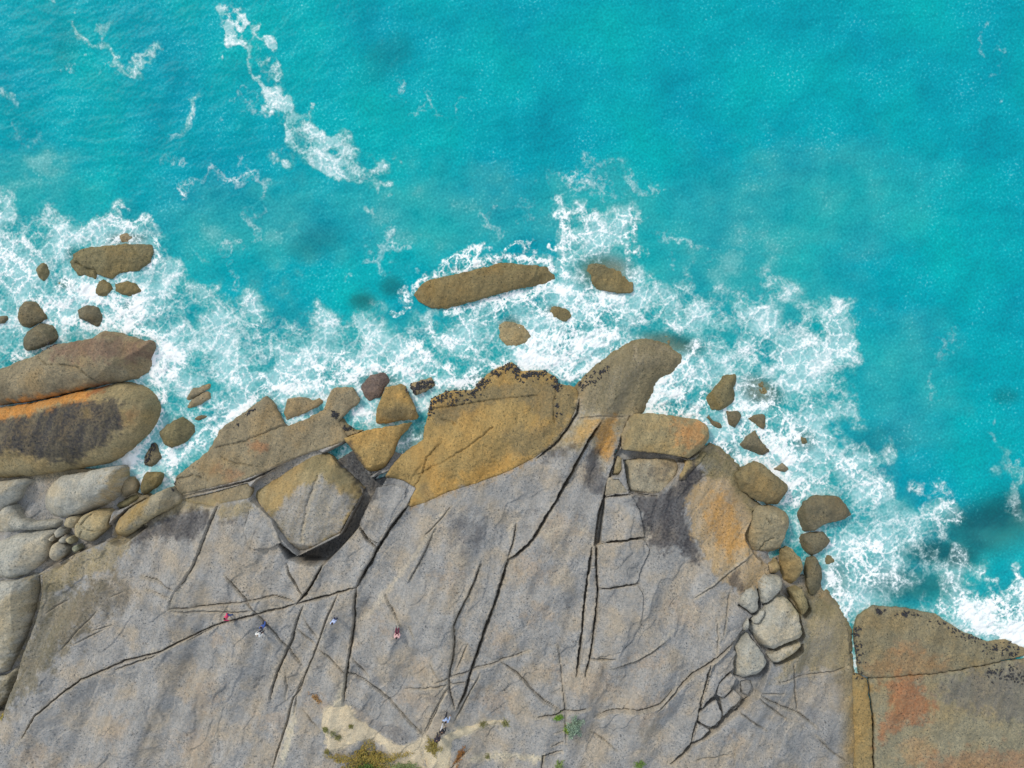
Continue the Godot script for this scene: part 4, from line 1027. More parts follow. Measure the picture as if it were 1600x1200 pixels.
	streak(milk_d, 0.5, [110, 20, 10, 125, 50, 10, 170, 62, 10, 210, 90, 11, 225, 105, 8])
	streak(milk_d, 0.45, [-40, 140, 14, 5, 155, 20, 20, 170, 14])
	streak(milk_d, 0.4, [280, 195, 10, 315, 165, 10])
	streak(milk_d, 0.55, [1600, 790, 26, 1585, 745, 16, 1578, 690, 12])
	for b in [[940, 340, 140, 80, 0, 0.4], [400, 350, 170, 70, 0, 0.36], [1230, 330, 240, 110, -10, 0.3], [30, 290, 120, 60, 0, 0.4], [690, 330, 190, 80, 0, 0.34], [1440, 820, 70, 50, 0, 0.4], [1150, 430, 200, 60, 10, 0.4], [1420, 600, 90, 120, 0, 0.25]]:
		blob(milk_d, b[0], b[1], b[2], b[3], b[4], b[5])
	# dark weed and rock on the bottom
	for b in [[490, 378, 40, 26, -20, 0.35], [565, 470, 20, 12, 20, 0.6], [612, 448, 20, 18, 0, 0.5], [1560, 800, 80, 50, -10, 1.2], [1500, 860, 120, 36, 10, 1.2], [1365, 690, 50, 26, -20, 0.6], [1575, 620, 20, 14, 0, 0.6], [600, 90, 60, 34, -40, 0.4], [90, 70, 20, 50, 10, 0.4], [1090, 550, 40, 16, 0, 0.4], [1420, 920, 80, 26, 0, 0.6], [310, 340, 40, 20, 0, 0.25], [770, 190, 60, 40, 0, 0.2], [1550, 560, 60, 30, 0, 0.25], [1270, 690, 26, 16, 30, 0.6]]:
		blob(deep_d, b[0], b[1], b[2], b[3], b[4], b[5])

func lay_clear() -> void:
	for c in [[650, 452, 7, 667, 433, 8, 725, 418, 9, 785, 401, 10, 858, 408, 10, 872, 425, 8], [632, 462, 9, 640, 478, 8], [700, 488, 10, 780, 468, 14, 860, 450, 14, 900, 458, 12, 985, 468, 12], [886, 330, 10, 880, 380, 10, 884, 440, 8], [990, 350, 6, 995, 400, 5], [236, 520, 12, 240, 580, 14, 246, 630, 14, 232, 680, 12, 205, 715, 12, 200, 735, 10], [262, 690, 9, 265, 730, 10, 262, 752, 8], [330, 680, 14, 375, 640, 12, 415, 608, 12, 470, 608, 14, 520, 594, 14, 575, 575, 14, 640, 580, 14], [680, 600, 14, 745, 592, 16, 790, 562, 12], [822, 572, 14, 860, 572, 18, 905, 590, 16, 940, 560, 14, 985, 536, 10], [1060, 566, 14, 1022, 605, 16, 1008, 640, 14, 1100, 648, 12], [1120, 690, 12, 1150, 715, 12, 1200, 725, 12, 1238, 765, 14, 1243, 800, 10], [1255, 770, 10, 1245, 790, 10], [1300, 900, 16, 1318, 950, 12, 1326, 990, 6, 1332, 1030, 4], [1150, 640, 10, 1200, 635, 10, 1235, 622, 10], [100, 440, 12, 150, 470, 14, 230, 470, 14], [100, 500, 12, 170, 510, 12, 235, 522, 12], [20, 560, 12, 80, 528, 10], [240, 375, 8, 245, 400, 8, 225, 425, 8], [440, 662, 5, 480, 655, 5, 510, 635, 5, 516, 608, 5]]:
		streak(collar_d, 0.86, c)
	for b in [[1545, 965, 80, 36, 22, 1.0], [1600, 990, 60, 40, 0, 1.0], [565, 645, 22, 16, 0, 0.85], [845, 562, 30, 16, 0, 0.95]]:
		blob(collar_d, b[0], b[1], b[2], b[3], b[4], b[5])
	for b in [[945, 425, 50, 34, 0, 1.0], [1050, 536, 60, 18, 10, 0.9], [1190, 612, 42, 26, 20, 1.0], [195, 372, 36, 12, 0, 0.9], [798, 508, 20, 16, 0, 0.9], [866, 487, 20, 12, 0, 0.8], [1430, 915, 90, 34, 0, 0.8], [1310, 905, 26, 40, 0, 0.5], [645, 680, 20, 40, 30, 0.7], [520, 705, 26, 10, -25, 0.6], [110, 395, 14, 14, 0, 0.6], [565, 470, 24, 16, 0, 0.8], [612, 448, 24, 20, 0, 0.7], [590, 600, 40, 20, 0, 0.7], [1258, 688, 24, 20, 30, 0.7], [1555, 822, 110, 56, -20, 1.0], [1480, 868, 80, 30, 0, 0.95], [1130, 720, 30, 30, 0, 0.5], [740, 600, 40, 14, -20, 0.5], [490, 380, 50, 30, -20, 0.35], [1380, 690, 50, 30, 0, 0.35], [1575, 620, 26, 16, 0, 0.5], [1210, 860, 20, 30, 0, 0.6], [100, 445, 18, 10, 0, 0.7], [202, 482, 14, 16, 0, 0.7], [600, 90, 60, 34, -40, 0.3], [100, 70, 26, 50, 10, 0.3]]:
		blob(clear_d, b[0], b[1], b[2], b[3], b[4], b[5])

var foam_and_glints := PackedByteArray()
const T_W := 2048
const T_H := 1396

func web_bytes(freq: float, sd: int, warp: float, ridged := false) -> PackedByteArray:
	var n := FastNoiseLite.new()
	if ridged:
		n.noise_type = FastNoiseLite.TYPE_SIMPLEX_SMOOTH
		n.fractal_type = FastNoiseLite.FRACTAL_RIDGED
		n.fractal_octaves = 2
	else:
		n.noise_type = FastNoiseLite.TYPE_CELLULAR
		n.cellular_return_type = FastNoiseLite.RETURN_DISTANCE2_SUB
		n.fractal_type = FastNoiseLite.FRACTAL_NONE
	n.frequency = freq
	n.seed = sd
	n.domain_warp_enabled = true
	n.domain_warp_amplitude = warp
	n.domain_warp_frequency = freq * 0.6
	n.domain_warp_fractal_octaves = 4
	n.domain_warp_fractal_gain = 0.5
	return n.get_image(T_W, T_H).get_data()

func ramp(a: float, b: float, n := 256) -> PackedFloat32Array:
	var t := PackedFloat32Array()
	for i in n:
		t.append(smoothstep(a, b, i / 255.0))
	return t

func make_sea() -> void:
	lay_foam()
	lay_clear()
	var fd := coarse_bytes(foam_d, T_W, T_H)
	var md := coarse_bytes(milk_d, T_W, T_H)
	var cd := coarse_bytes(clear_d, T_W, T_H)
	var kd := coarse_bytes(collar_d, T_W, T_H)
	var web1 := web_bytes(0.016, 4, 60.0)
	var web2 := web_bytes(0.036, 8, 30.0)
	var web3 := web_bytes(0.09, 12, 12.0)
	var vein := web_bytes(0.012, 19, 70.0, true)
	var patch := noise_bytes(FastNoiseLite.TYPE_SIMPLEX_SMOOTH, 0.009, 31, T_W, T_H, 5)
	var fine := noise_bytes(FastNoiseLite.TYPE_SIMPLEX_SMOOTH, 0.17, 37, T_W, T_H, 3)
	var hue := noise_bytes(FastNoiseLite.TYPE_SIMPLEX_SMOOTH, 0.0035, 41, T_W, T_H, 4)
	var l1 := ramp(0.10, 0.0)
	var l2 := ramp(0.14, 0.0)
	var l3 := ramp(0.24, 0.0)
	var lv := ramp(0.78, 0.96)
	var data := PackedByteArray(); data.resize(T_W * T_H * 4)
	foam_and_glints.resize(T_W * T_H)
	var wx := noise_bytes(FastNoiseLite.TYPE_SIMPLEX_SMOOTH, 0.013, 51, T_W, T_H, 5)
	var wy := noise_bytes(FastNoiseLite.TYPE_SIMPLEX_SMOOTH, 0.013, 52, T_W, T_H, 5)
	for i in T_W * T_H:
		var ii := clampi(i + (wx[i] - 128) * 2 / 5 + ((wy[i] - 128) * 2 / 5) * T_W, 0, T_W * T_H - 1)
		var d := fd[ii] / 255.0 * 1.2
		var pt := (patch[i] - 128) / 128.0
		var fn := (fine[i] - 128) / 128.0
		d = maxf(d, kd[i] / 255.0 * 1.3)
		var q := d + 0.42 * pt * clampf(0.25 + 1.6 * d, 0.0, 0.8)
		var a := l1[web1[i]]
		var b := l2[web2[i]]
		var c := l3[web3[i]]
		var vn := lv[vein[i]]
		# lace of old foam, then solid froth where it is thick
		var lines := maxf(maxf(a, 0.85 * vn), 0.75 * b) + 0.28 * c
		var gate := clampf((q - 0.13) * 2.3, 0.0, 1.0)
		var f := lines * gate * (0.75 + 0.6 * fn)
		f += 0.9 * clampf((q - 0.81 + 0.25 * fn + 0.34 * (lines - 0.45)) * 2.3, 0.0, 1.0)
		if fn > 0.56 - 0.3 * pt:  # white flecks painted in for glints on the open water
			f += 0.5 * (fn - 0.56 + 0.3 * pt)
		f = clampf(f, 0.0, 1.0)
		var m := md[ii] / 255.0 * clampf(0.8 + 0.9 * pt + 0.3 * fn, 0.0, 1.6)
		m = clampf(m + 0.28 * gate * gate, 0.0, 1.0)
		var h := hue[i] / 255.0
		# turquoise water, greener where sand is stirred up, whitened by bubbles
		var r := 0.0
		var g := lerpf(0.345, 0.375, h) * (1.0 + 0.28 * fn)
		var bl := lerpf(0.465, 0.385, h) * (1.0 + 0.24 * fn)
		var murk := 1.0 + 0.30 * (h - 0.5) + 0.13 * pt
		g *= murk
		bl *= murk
		var silt := clampf(m * 2.0, 0.0, 1.0) * 0.7
		r = lerpf(r, 0.055, silt)
		g = lerpf(g, 0.37 * (1.0 + 0.15 * fn), silt)
		bl = lerpf(bl, 0.365 * (1.0 + 0.15 * fn), silt)
		var air := clampf(m * 1.5 - 0.5, 0.0, 1.0) * 0.7
		r = lerpf(r, 0.36, air)
		g = lerpf(g, 0.62, air)
		bl = lerpf(bl, 0.65, air)
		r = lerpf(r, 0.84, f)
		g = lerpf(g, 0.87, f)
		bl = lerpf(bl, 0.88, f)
		var al := (0.84 + 0.1 * m) * (1.0 - 0.72 * cd[i] / 255.0)
		al = lerpf(al, 0.99, f)
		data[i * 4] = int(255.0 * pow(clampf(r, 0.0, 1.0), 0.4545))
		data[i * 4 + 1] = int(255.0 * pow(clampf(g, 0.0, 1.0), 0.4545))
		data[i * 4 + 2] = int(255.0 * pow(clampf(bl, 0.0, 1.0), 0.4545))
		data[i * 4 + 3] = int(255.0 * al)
		foam_and_glints[i] = int(255.0 * f)
	var m := StandardMaterial3D.new()
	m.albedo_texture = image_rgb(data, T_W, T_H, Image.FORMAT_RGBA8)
	m.transparency = BaseMaterial3D.TRANSPARENCY_ALPHA
	m.roughness = 0.4
	m.metallic_specular = 0.15
	mats.sea = m
	# surface: swell, chop and the thickness of the foam
	var chop := FastNoiseLite.new(); chop.seed = 77; chop.frequency = 0.05; chop.fractal_octaves = 4
	var step := 2.0
	var nu := int(SEA_W / step)
	var nv := int(SEA_H / step)
	var verts := PackedVector3Array(); verts.resize(nu * nv)
	var uvs := PackedVector2Array(); uvs.resize(nu * nv)
	var dry := PackedByteArray(); dry.resize(nu * nv)
	for j in nv:
		var v := SEA_V0 + j * step
		for i in nu:
			var u := SEA_U0 + i * step
			var k := j * nu + i
			if v > 530.0 and inland(u, v) > 170.0:
				dry[k] = 1
			var t := Vector2((u - SEA_U0) / SEA_W, (v - SEA_V0) / SEA_H)
			var o := int(t.y * (T_H - 1)) * T_W + int(t.x * (T_W - 1))
			var f := foam_and_glints[o] / 255.0
			var q := fd[o] / 255.0
			var y := 0.12 * chop.get_noise_2d(u * 0.35, v * 0.6) + 0.03 * chop.get_noise_2d(u * 2.6, v * 3.0) * (1.0 + 2.0 * q)
			y += 0.05 * f + 0.35 * maxf(0.0, q - 0.7) * (0.6 + chop.get_noise_2d(u * 1.2, v * 1.2) * 1.5)
			if v > 480.0:
				y = lerpf(y, minf(y, 0.16) , 0.6)
			var g := at(u, v, 0.0)
			verts[k] = Vector3(g.x, y, g.z)
			uvs[k] = t
	var idx := PackedInt32Array()
	for j in nv - 1:
		for i in nu - 1:
			var k := j * nu + i
			if dry[k] and dry[k + 1] and dry[k + nu] and dry[k + nu + 1]:
				continue
			idx.append_array([k, k + 1, k + nu, k + 1, k + nu + 1, k + nu])
	var mesh := mesh_of(verts, PackedColorArray(), idx)
	var arr := mesh.surface_get_arrays(0)
	arr[Mesh.ARRAY_TEX_UV] = uvs
	var full := ArrayMesh.new()
	full.add_surface_from_arrays(Mesh.PRIMITIVE_TRIANGLES, arr)
	# open water all round the part that is drawn in detail
	var far := []
	far.resize(Mesh.ARRAY_MAX)
	var x0 := verts[0].x
	var z0 := verts[0].z
	var x1 := verts[nu * nv - 1].x
	var fv := PackedVector3Array([Vector3(-500, 0, -500), Vector3(500, 0, -500), Vector3(500, 0, z0), Vector3(-500, 0, z0), Vector3(-500, 0, z0), Vector3(x0, 0, z0), Vector3(x0, 0, 10), Vector3(-500, 0, 10), Vector3(x1, 0, z0), Vector3(500, 0, z0), Vector3(500, 0, 60), Vector3(x1, 0, 60)])
	var fn3 := PackedVector3Array(); fn3.resize(12); fn3.fill(Vector3.UP)
	var fu := PackedVector2Array(); fu.resize(12); fu.fill(Vector2(0.6, 0.12))
	far[Mesh.ARRAY_VERTEX] = fv
	far[Mesh.ARRAY_NORMAL] = fn3
	far[Mesh.ARRAY_TEX_UV] = fu
	far[Mesh.ARRAY_INDEX] = PackedInt32Array([0, 1, 2, 0, 2, 3, 4, 5, 6, 4, 6, 7, 8, 9, 10, 8, 10, 11])
	full.add_surface_from_arrays(Mesh.PRIMITIVE_TRIANGLES, far)
	var sea := MeshInstance3D.new()
	sea.name = "sea"
	sea.mesh = full
	sea.set_surface_override_material(0, m)
	var open := plain(Color(0.01, 0.34, 0.42), 0.6)
	open.metallic_specular = 0.15
	sea.set_surface_override_material(1, open)
	add_child(sea)
	tag(sea, "turquoise sea breaking in white foam along the rocks", "", "", "structure")
	make_sea_floor()

func make_sea_floor() -> void:
	var step := 10.0
	var nu := 190
	var nv := 130
	var verts := PackedVector3Array()
	var cols := PackedColorArray()
	var idx := PackedInt32Array()
	for j in nv:
		for i in nu:
			var u := -150.0 + i * step
			var v := -130.0 + j * step
			var fi := clampi(int((u - SEA_U0) / FM), 0, F_NU - 1)
			var fj := clampi(int((v - SEA_V0) / FM), 0, F_NV - 1)
			var weed := deep_d[fj * F_NU + fi]
			var y := -3.2 + 0.8 * broad.get_noise_2d(u, v) + 0.4 * weed
			var g := at(u, v, 0.0)
			verts.append(Vector3(g.x, y, g.z))
			var sand := Color(0.06, 0.36, 0.36).lerp(Color(0.012, 0.055, 0.09), clampf(weed * (0.9 + mottle.get_noise_2d(u, v)), 0.0, 1.0))
			cols.append(sand)
	for j in nv - 1:
		for i in nu - 1:
			var k := j * nu + i
			idx.append_array([k, k + 1, k + nu, k + 1, k + nu + 1, k + nu])
	var m := StandardMaterial3D.new()
	m.vertex_color_use_as_albedo = true
	m.roughness = 1.0
	var o := put("sea_floor", mesh_of(verts, cols, idx), m)
	tag(o, "sandy sea floor with dark weed under turquoise water", "", "", "structure")

# ------------------------------------------------------------------ sand, mussels, plants and people
func make_small_things() -> void:
	make_sand()
	make_mussels()
	make_plants()
	make_people()

func make_sand() -> void:
	var grain := StandardMaterial3D.new()
	grain.albedo_texture = mats.granite.albedo_texture
	grain.vertex_color_use_as_albedo = true
	grain.uv1_triplanar = true
	grain.uv1_world_triplanar = true
	grain.uv1_scale = Vector3.ONE / 9.0
	grain.roughness = 1.0
	for s in [[SAND, "pale sand drifted into the hollow at the foot of the picture"], [[668, 1205, 660, 1172, 690, 1146, 730, 1135, 790, 1129, 792, 1136, 745, 1145, 708, 1156, 704, 1205], "strip of pale sand beside the walkers"]]:
		var mesh := stone_mesh(s[0], 0.04, 0.12, 0.3, Color(0.47, 0.41, 0.30), 0.6, true, 4.0, 0)
		var o := put("sand", mesh, grain)
		tag(o, s[1], "", "", "structure")

func surface_at(u: float, v: float) -> Vector3:
	var i := clampi(int(round((u - G_U0) / G_STEP)), 0, G_NU - 1)
	var j := clampi(int(round((v - G_V0) / G_STEP)), 0, G_NV - 1)
	return surf_pos[j * G_NU + i]

# [count, spread, points ...]
const MUSSELS := [
	[520, 7.0, 670, 648, 678, 625, 700, 614, 740, 612, 752, 598], [620, 8.0, 752, 598, 770, 584, 798, 570, 812, 582, 820, 590], [160, 5.0, 820, 586, 850, 583], [200, 6.0, 850, 583, 866, 592, 870, 606], [170, 7.0, 905, 604, 925, 592, 945, 575],
	[420, 8.0, 638, 610, 655, 604, 674, 597], [90, 4.0, 700, 630, 745, 622], [120, 3.5, 868, 600, 870, 630, 872, 650], [70, 4.0, 520, 645, 530, 652], [60, 3.0, 536, 668, 560, 670],
	[260, 6.0, 1336, 975, 1336, 1000, 1340, 1030, 1338, 1060], [90, 4.0, 1365, 952, 1380, 958], [60, 4.0, 1400, 958, 1440, 960], [110, 5.0, 1455, 964, 1500, 990, 1540, 1006], [200, 8.0, 1545, 1020, 1575, 1012, 1590, 1025], [260, 10.0, 1545, 1050, 1580, 1055, 1610, 1062],
	[150, 4.0, 226, 725, 236, 700, 242, 692], [90, 4.0, 64, 546, 85, 536], [60, 3.0, 195, 385, 222, 384], [40, 3.0, 262, 745, 268, 770], [60, 4.0, 270, 768, 275, 750], [50, 2.5, 384, 648, 398, 640], [30, 2.5, 366, 668, 372, 664], [70, 5.0, 925, 445, 940, 448],
]

func make_mussels() -> void:
	# a low-sided pointed shell
	var st := SurfaceTool.new()
	st.begin(Mesh.PRIMITIVE_TRIANGLES)
	var rings := [[-1.0, 0.05], [-0.5, 0.75], [0.2, 1.0], [0.8, 0.6], [1.0, 0.1]]
	for r in rings.size() - 1:
		for k in 6:
			var q := []
			for c in [[r, k], [r, k + 1], [r + 1, k], [r + 1, k + 1]]:
				var a: float = TAU * c[1] / 6.0
				var ring: Array = rings[c[0]]
				q.append(Vector3(ring[0] * 0.075, sin(a) * 0.04 * ring[1], cos(a) * 0.045 * ring[1]))
			for t in [[0, 1, 2], [1, 3, 2]]:
				for n in t:
					st.set_smooth_group(0)
					st.add_vertex(q[n])
	st.generate_normals()
	var shell := st.commit()
	var rng := RandomNumberGenerator.new()
	rng.seed = 404
	var spots: Array[Transform3D] = []
	for m in MUSSELS:
		var n: int = m[0]
		var legs: int = (m.size() - 2) / 2 - 1
		for i in n:
			var t := rng.randf() * legs
			var l := mini(int(t), legs - 1)
			var p := Vector2(m[2 + l * 2], m[3 + l * 2]).lerp(Vector2(m[4 + l * 2], m[5 + l * 2]), t - l)
			p += Vector2(rng.randfn(), rng.randfn()) * float(m[1]) * 0.6
			if mottle.get_noise_2d(p.x * 5.0, p.y * 5.0) < -0.02:
				continue
			var w := surface_at(p.x, p.y)
			if w.y < 0.02:
				continue
			var b := Basis(Vector3.UP, rng.randf() * TAU) * Basis(Vector3.RIGHT, rng.randfn() * 0.5) * Basis(Vector3.FORWARD, rng.randfn() * 0.4)
			spots.append(Transform3D(b.scaled(Vector3.ONE * rng.randf_range(0.9, 2.0)), w + Vector3(0, 0.03, 0)))
	var mm := MultiMesh.new()
	mm.transform_format = MultiMesh.TRANSFORM_3D
	mm.mesh = shell
	mm.instance_count = spots.size()
	for i in spots.size():
		mm.set_instance_transform(i, spots[i])
	var o := MultiMeshInstance3D.new()
	o.name = "mussel_bed"
	o.multimesh = mm
	o.material_override = plain(Color(0.018, 0.018, 0.022), 0.5)
	add_child(o)
	tag(o, "black mussels crusting the wet edges of the rocks", "", "", "stuff")

# [kind, label, u, v, radius along u, radius along v, turn, height m, leaves, colour, second colour]
const PLANTS := [
	["shrub", "large ochre-green shrub at the bottom edge on the sand", 575, 1187, 62, 22, -4, 0.7, 5200, Color(0.23, 0.15, 0.03), Color(0.14, 0.13, 0.03)],
	["shrub", "dark green shrub cut by the bottom edge, inside the ochre one", 575, 1203, 30, 11, 0, 1.2, 2200, Color(0.035, 0.07, 0.012), Color(0.07, 0.11, 0.02)],
	["shrub", "grey-green shrub at the bottom edge right of the ochre one", 636, 1199, 26, 10, 0, 0.9, 1900, Color(0.16, 0.2, 0.1), Color(0.1, 0.13, 0.03)],
	["shrub", "silvery grey-green bush growing in the crack right of the sand", 897, 1132, 13, 19, 10, 0.9, 1700, Color(0.17, 0.23, 0.17), Color(0.1, 0.15, 0.1)],
	["plant", "bright green tuft above left of the silvery bush", 872, 1117, 8, 4, -20, 0.3, 260, Color(0.10, 0.2, 0.015), Color(0.06, 0.12, 0.01)],
	["plant", "bright green tuft hugging the silvery bush's left side", 885, 1137, 4, 7, 0, 0.3, 240, Color(0.12, 0.2, 0.015), Color(0.08, 0.12, 0.01)],
	["plant", "olive mat plant on the sand beside the lowest walker", 678, 1160, 12, 16, -15, 0.35, 900, Color(0.2, 0.15, 0.035), Color(0.12, 0.11, 0.03)],
	["plant", "rust-red plant lying in a crack right of the sand", 719, 1178, 5, 15, 28, 0.25, 420, Color(0.23, 0.085, 0.02), Color(0.16, 0.09, 0.03)],
	["plant", "small olive tuft at the left margin of the sand", 511, 1137, 5, 5, 0, 0.25, 170, Color(0.14, 0.14, 0.04), Color(0.09, 0.1, 0.03)],
	["plant", "olive tuft on the sand just above the ochre shrub", 529, 1151, 6, 4, 0, 0.25, 180, Color(0.15, 0.14, 0.05), Color(0.1, 0.1, 0.04)],
	["plant", "pale tuft between two olive tufts on the sand", 521, 1142, 5, 4, 0, 0.25, 150, Color(0.2, 0.2, 0.11), Color(0.13, 0.13, 0.06)],
	["plant", "single dark tuft in the middle of the sand", 549, 1133, 3, 3, 0, 0.2, 90, Color(0.14, 0.13, 0.03), Color(0.1, 0.1, 0.03)],
	["plant", "olive tuft left of the ochre shrub", 511, 1175, 4, 5, 0, 0.25, 130, Color(0.14, 0.12, 0.03), Color(0.1, 0.1, 0.03)],
	["plant", "orange-brown plant in the crack above the sand", 494, 1091, 12, 4, 35, 0.2, 240, Color(0.25, 0.12, 0.04), Color(0.18, 0.13, 0.06)],
	["plant", "green plant at the bottom edge right of the silvery bush", 1000, 1197, 9, 6, 0, 0.35, 380, Color(0.07, 0.13, 0.02), Color(0.12, 0.18, 0.05)],
	["plant", "green plant at the bottom edge below the silvery bush", 874, 1194, 6, 9, 10, 0.35, 360, Color(0.1, 0.15, 0.03), Color(0.15, 0.19, 0.08)],
	["plant", "yellow-green plant at the left edge below the lowest boulder", 2, 1117, 6, 7, 0, 0.3, 200, Color(0.25, 0.19, 0.03), Color(0.17, 0.15, 0.03)],
	["plant", "small olive tuft on the sand strip right of the walkers", 755, 1136, 6, 4, 0, 0.2, 140, Color(0.14, 0.13, 0.05), Color(0.1, 0.1, 0.04)],
	["plant", "olive tuft at the right end of the sand strip", 790, 1133, 6, 6, 0, 0.25, 200, Color(0.15, 0.14, 0.06), Color(0.1, 0.11, 0.04)],
	["plant", "small tuft in a sandy crack below the sand strip", 762, 1186, 4, 3, 0, 0.2, 100, Color(0.13, 0.13, 0.05), Color(0.1, 0.1, 0.04)],
]

func make_plants() -> void:
	var leafy := StandardMaterial3D.new()
	leafy.vertex_color_use_as_albedo = true
	leafy.roughness = 0.85
	leafy.cull_mode = BaseMaterial3D.CULL_DISABLED
	var woody := plain(Color(0.07, 0.05, 0.035))
	var rng := RandomNumberGenerator.new()
	rng.seed = 99
	for p in PLANTS:
		var u: float = p[2]
		var v: float = p[3]
		var root := Node3D.new()
		root.name = numbered(p[0])
		add_child(root)
		var at0 := surface_at(u, v)
		root.position = at0
		tag(root, p[1], p[0], "plants at the foot of the rocks")
		var st := SurfaceTool.new()
		st.begin(Mesh.PRIMITIVE_TRIANGLES)
		var turn := deg_to_rad(p[6])
		for i in int(p[8]):
			var a := rng.randf() * TAU
			var r := sqrt(rng.randf())
			var bump := 0.75 + 0.35 * sin(a * 5.0 + u) + 0.2 * sin(a * 11.0 + v)
			var q := Vector2(cos(a) * r * float(p[4]) * bump, sin(a) * r * float(p[5]) * bump).rotated(turn)
			var g := surface_at(u + q.x, v + q.y) - at0
			var hill := float(p[7]) * sqrt(maxf(0.0, 1.0 - r * r)) * (0.75 + 0.6 * mottle.get_noise_2d((u + q.x) * 6.0, (v + q.y) * 6.0))
			var o := Vector3(g.x, g.y + hill * sqrt(rng.randf()) + 0.02, g.z) + Vector3(rng.randfn(), 0, rng.randfn()) * 0.03
			var b := Basis(Vector3.UP, rng.randf() * TAU) * Basis(Vector3.RIGHT, rng.randfn() * 0.55)
			var l := rng.randf_range(0.08, 0.2)
			var w := l * rng.randf_range(0.28, 0.45)
			var c: Color = p[9]
			c = c.lerp(p[10], rng.randf())
			var k := rng.randf_range(1.1, 2.0)
			st.set_color(Color(c.r * k, c.g * k, c.b * k))
			var leaf := [Vector3(0, 0, 0), Vector3(w * 0.5, 0.015, l * 0.5), Vector3(0, 0.0, l), Vector3(-w * 0.5, 0.015, l * 0.5)]
			for n in [0, 1, 2, 0, 2, 3]:
				st.set_normal(b * Vector3.UP)
				st.add_vertex(o + b * leaf[n])
		put("foliage", st.commit(), leafy, root)
		var stems := SurfaceTool.new()
		stems.begin(Mesh.PRIMITIVE_TRIANGLES)
		for i in 7:
			var a := TAU * i / 7.0 + rng.randf()
			var q := Vector2(cos(a) * float(p[4]) * 0.6, sin(a) * float(p[5]) * 0.6).rotated(turn)
			var g := surface_at(u + q.x, v + q.y) - at0
			tube(stems, [Vector3(0, -0.05, 0), Vector3(g.x * 0.5, g.y * 0.5 + float(p[7]) * 0.45, g.z * 0.5), Vector3(g.x, g.y + float(p[7]) * 0.5, g.z)], [0.03, 0.02, 0.008])
		stems.generate_normals()
		put("stem", stems.commit(), woody, root)

func tube(st: SurfaceTool, pts: Array, radii: Array, sides := 6) -> void:
	var frames := []
	for i in pts.size():
		var d: Vector3 = (pts[mini(i + 1, pts.size() - 1)] - pts[maxi(i - 1, 0)]).normalized()
		var x := d.cross(Vector3(0.3, 0.2, 0.93)).normalized()
		frames.append([x, d.cross(x)])
	for i in pts.size() - 1:
		for k in sides:
			var q := []
			for c in [[i, k], [i, k + 1], [i + 1, k], [i + 1, k + 1]]:
				var a: float = TAU * c[1] / sides
				q.append(pts[c[0]] + (frames[c[0]][0] * cos(a) + frames[c[0]][1] * sin(a)) * float(radii[c[0]]))
			for n in [0, 1, 2, 1, 3, 2]:
				st.set_smooth_group(0)
				st.add_vertex(q[n])
	for e in [0, pts.size() - 1]:
		for k in sides:
			var a := TAU * k / sides
			var b := TAU * (k + 1) / sides
			st.add_vertex(pts[e])
			st.add_vertex(pts[e] + (frames[e][0] * cos(a) + frames[e][1] * sin(a)) * float(radii[e]))
			st.add_vertex(pts[e] + (frames[e][0] * cos(b) + frames[e][1] * sin(b)) * float(radii[e]))

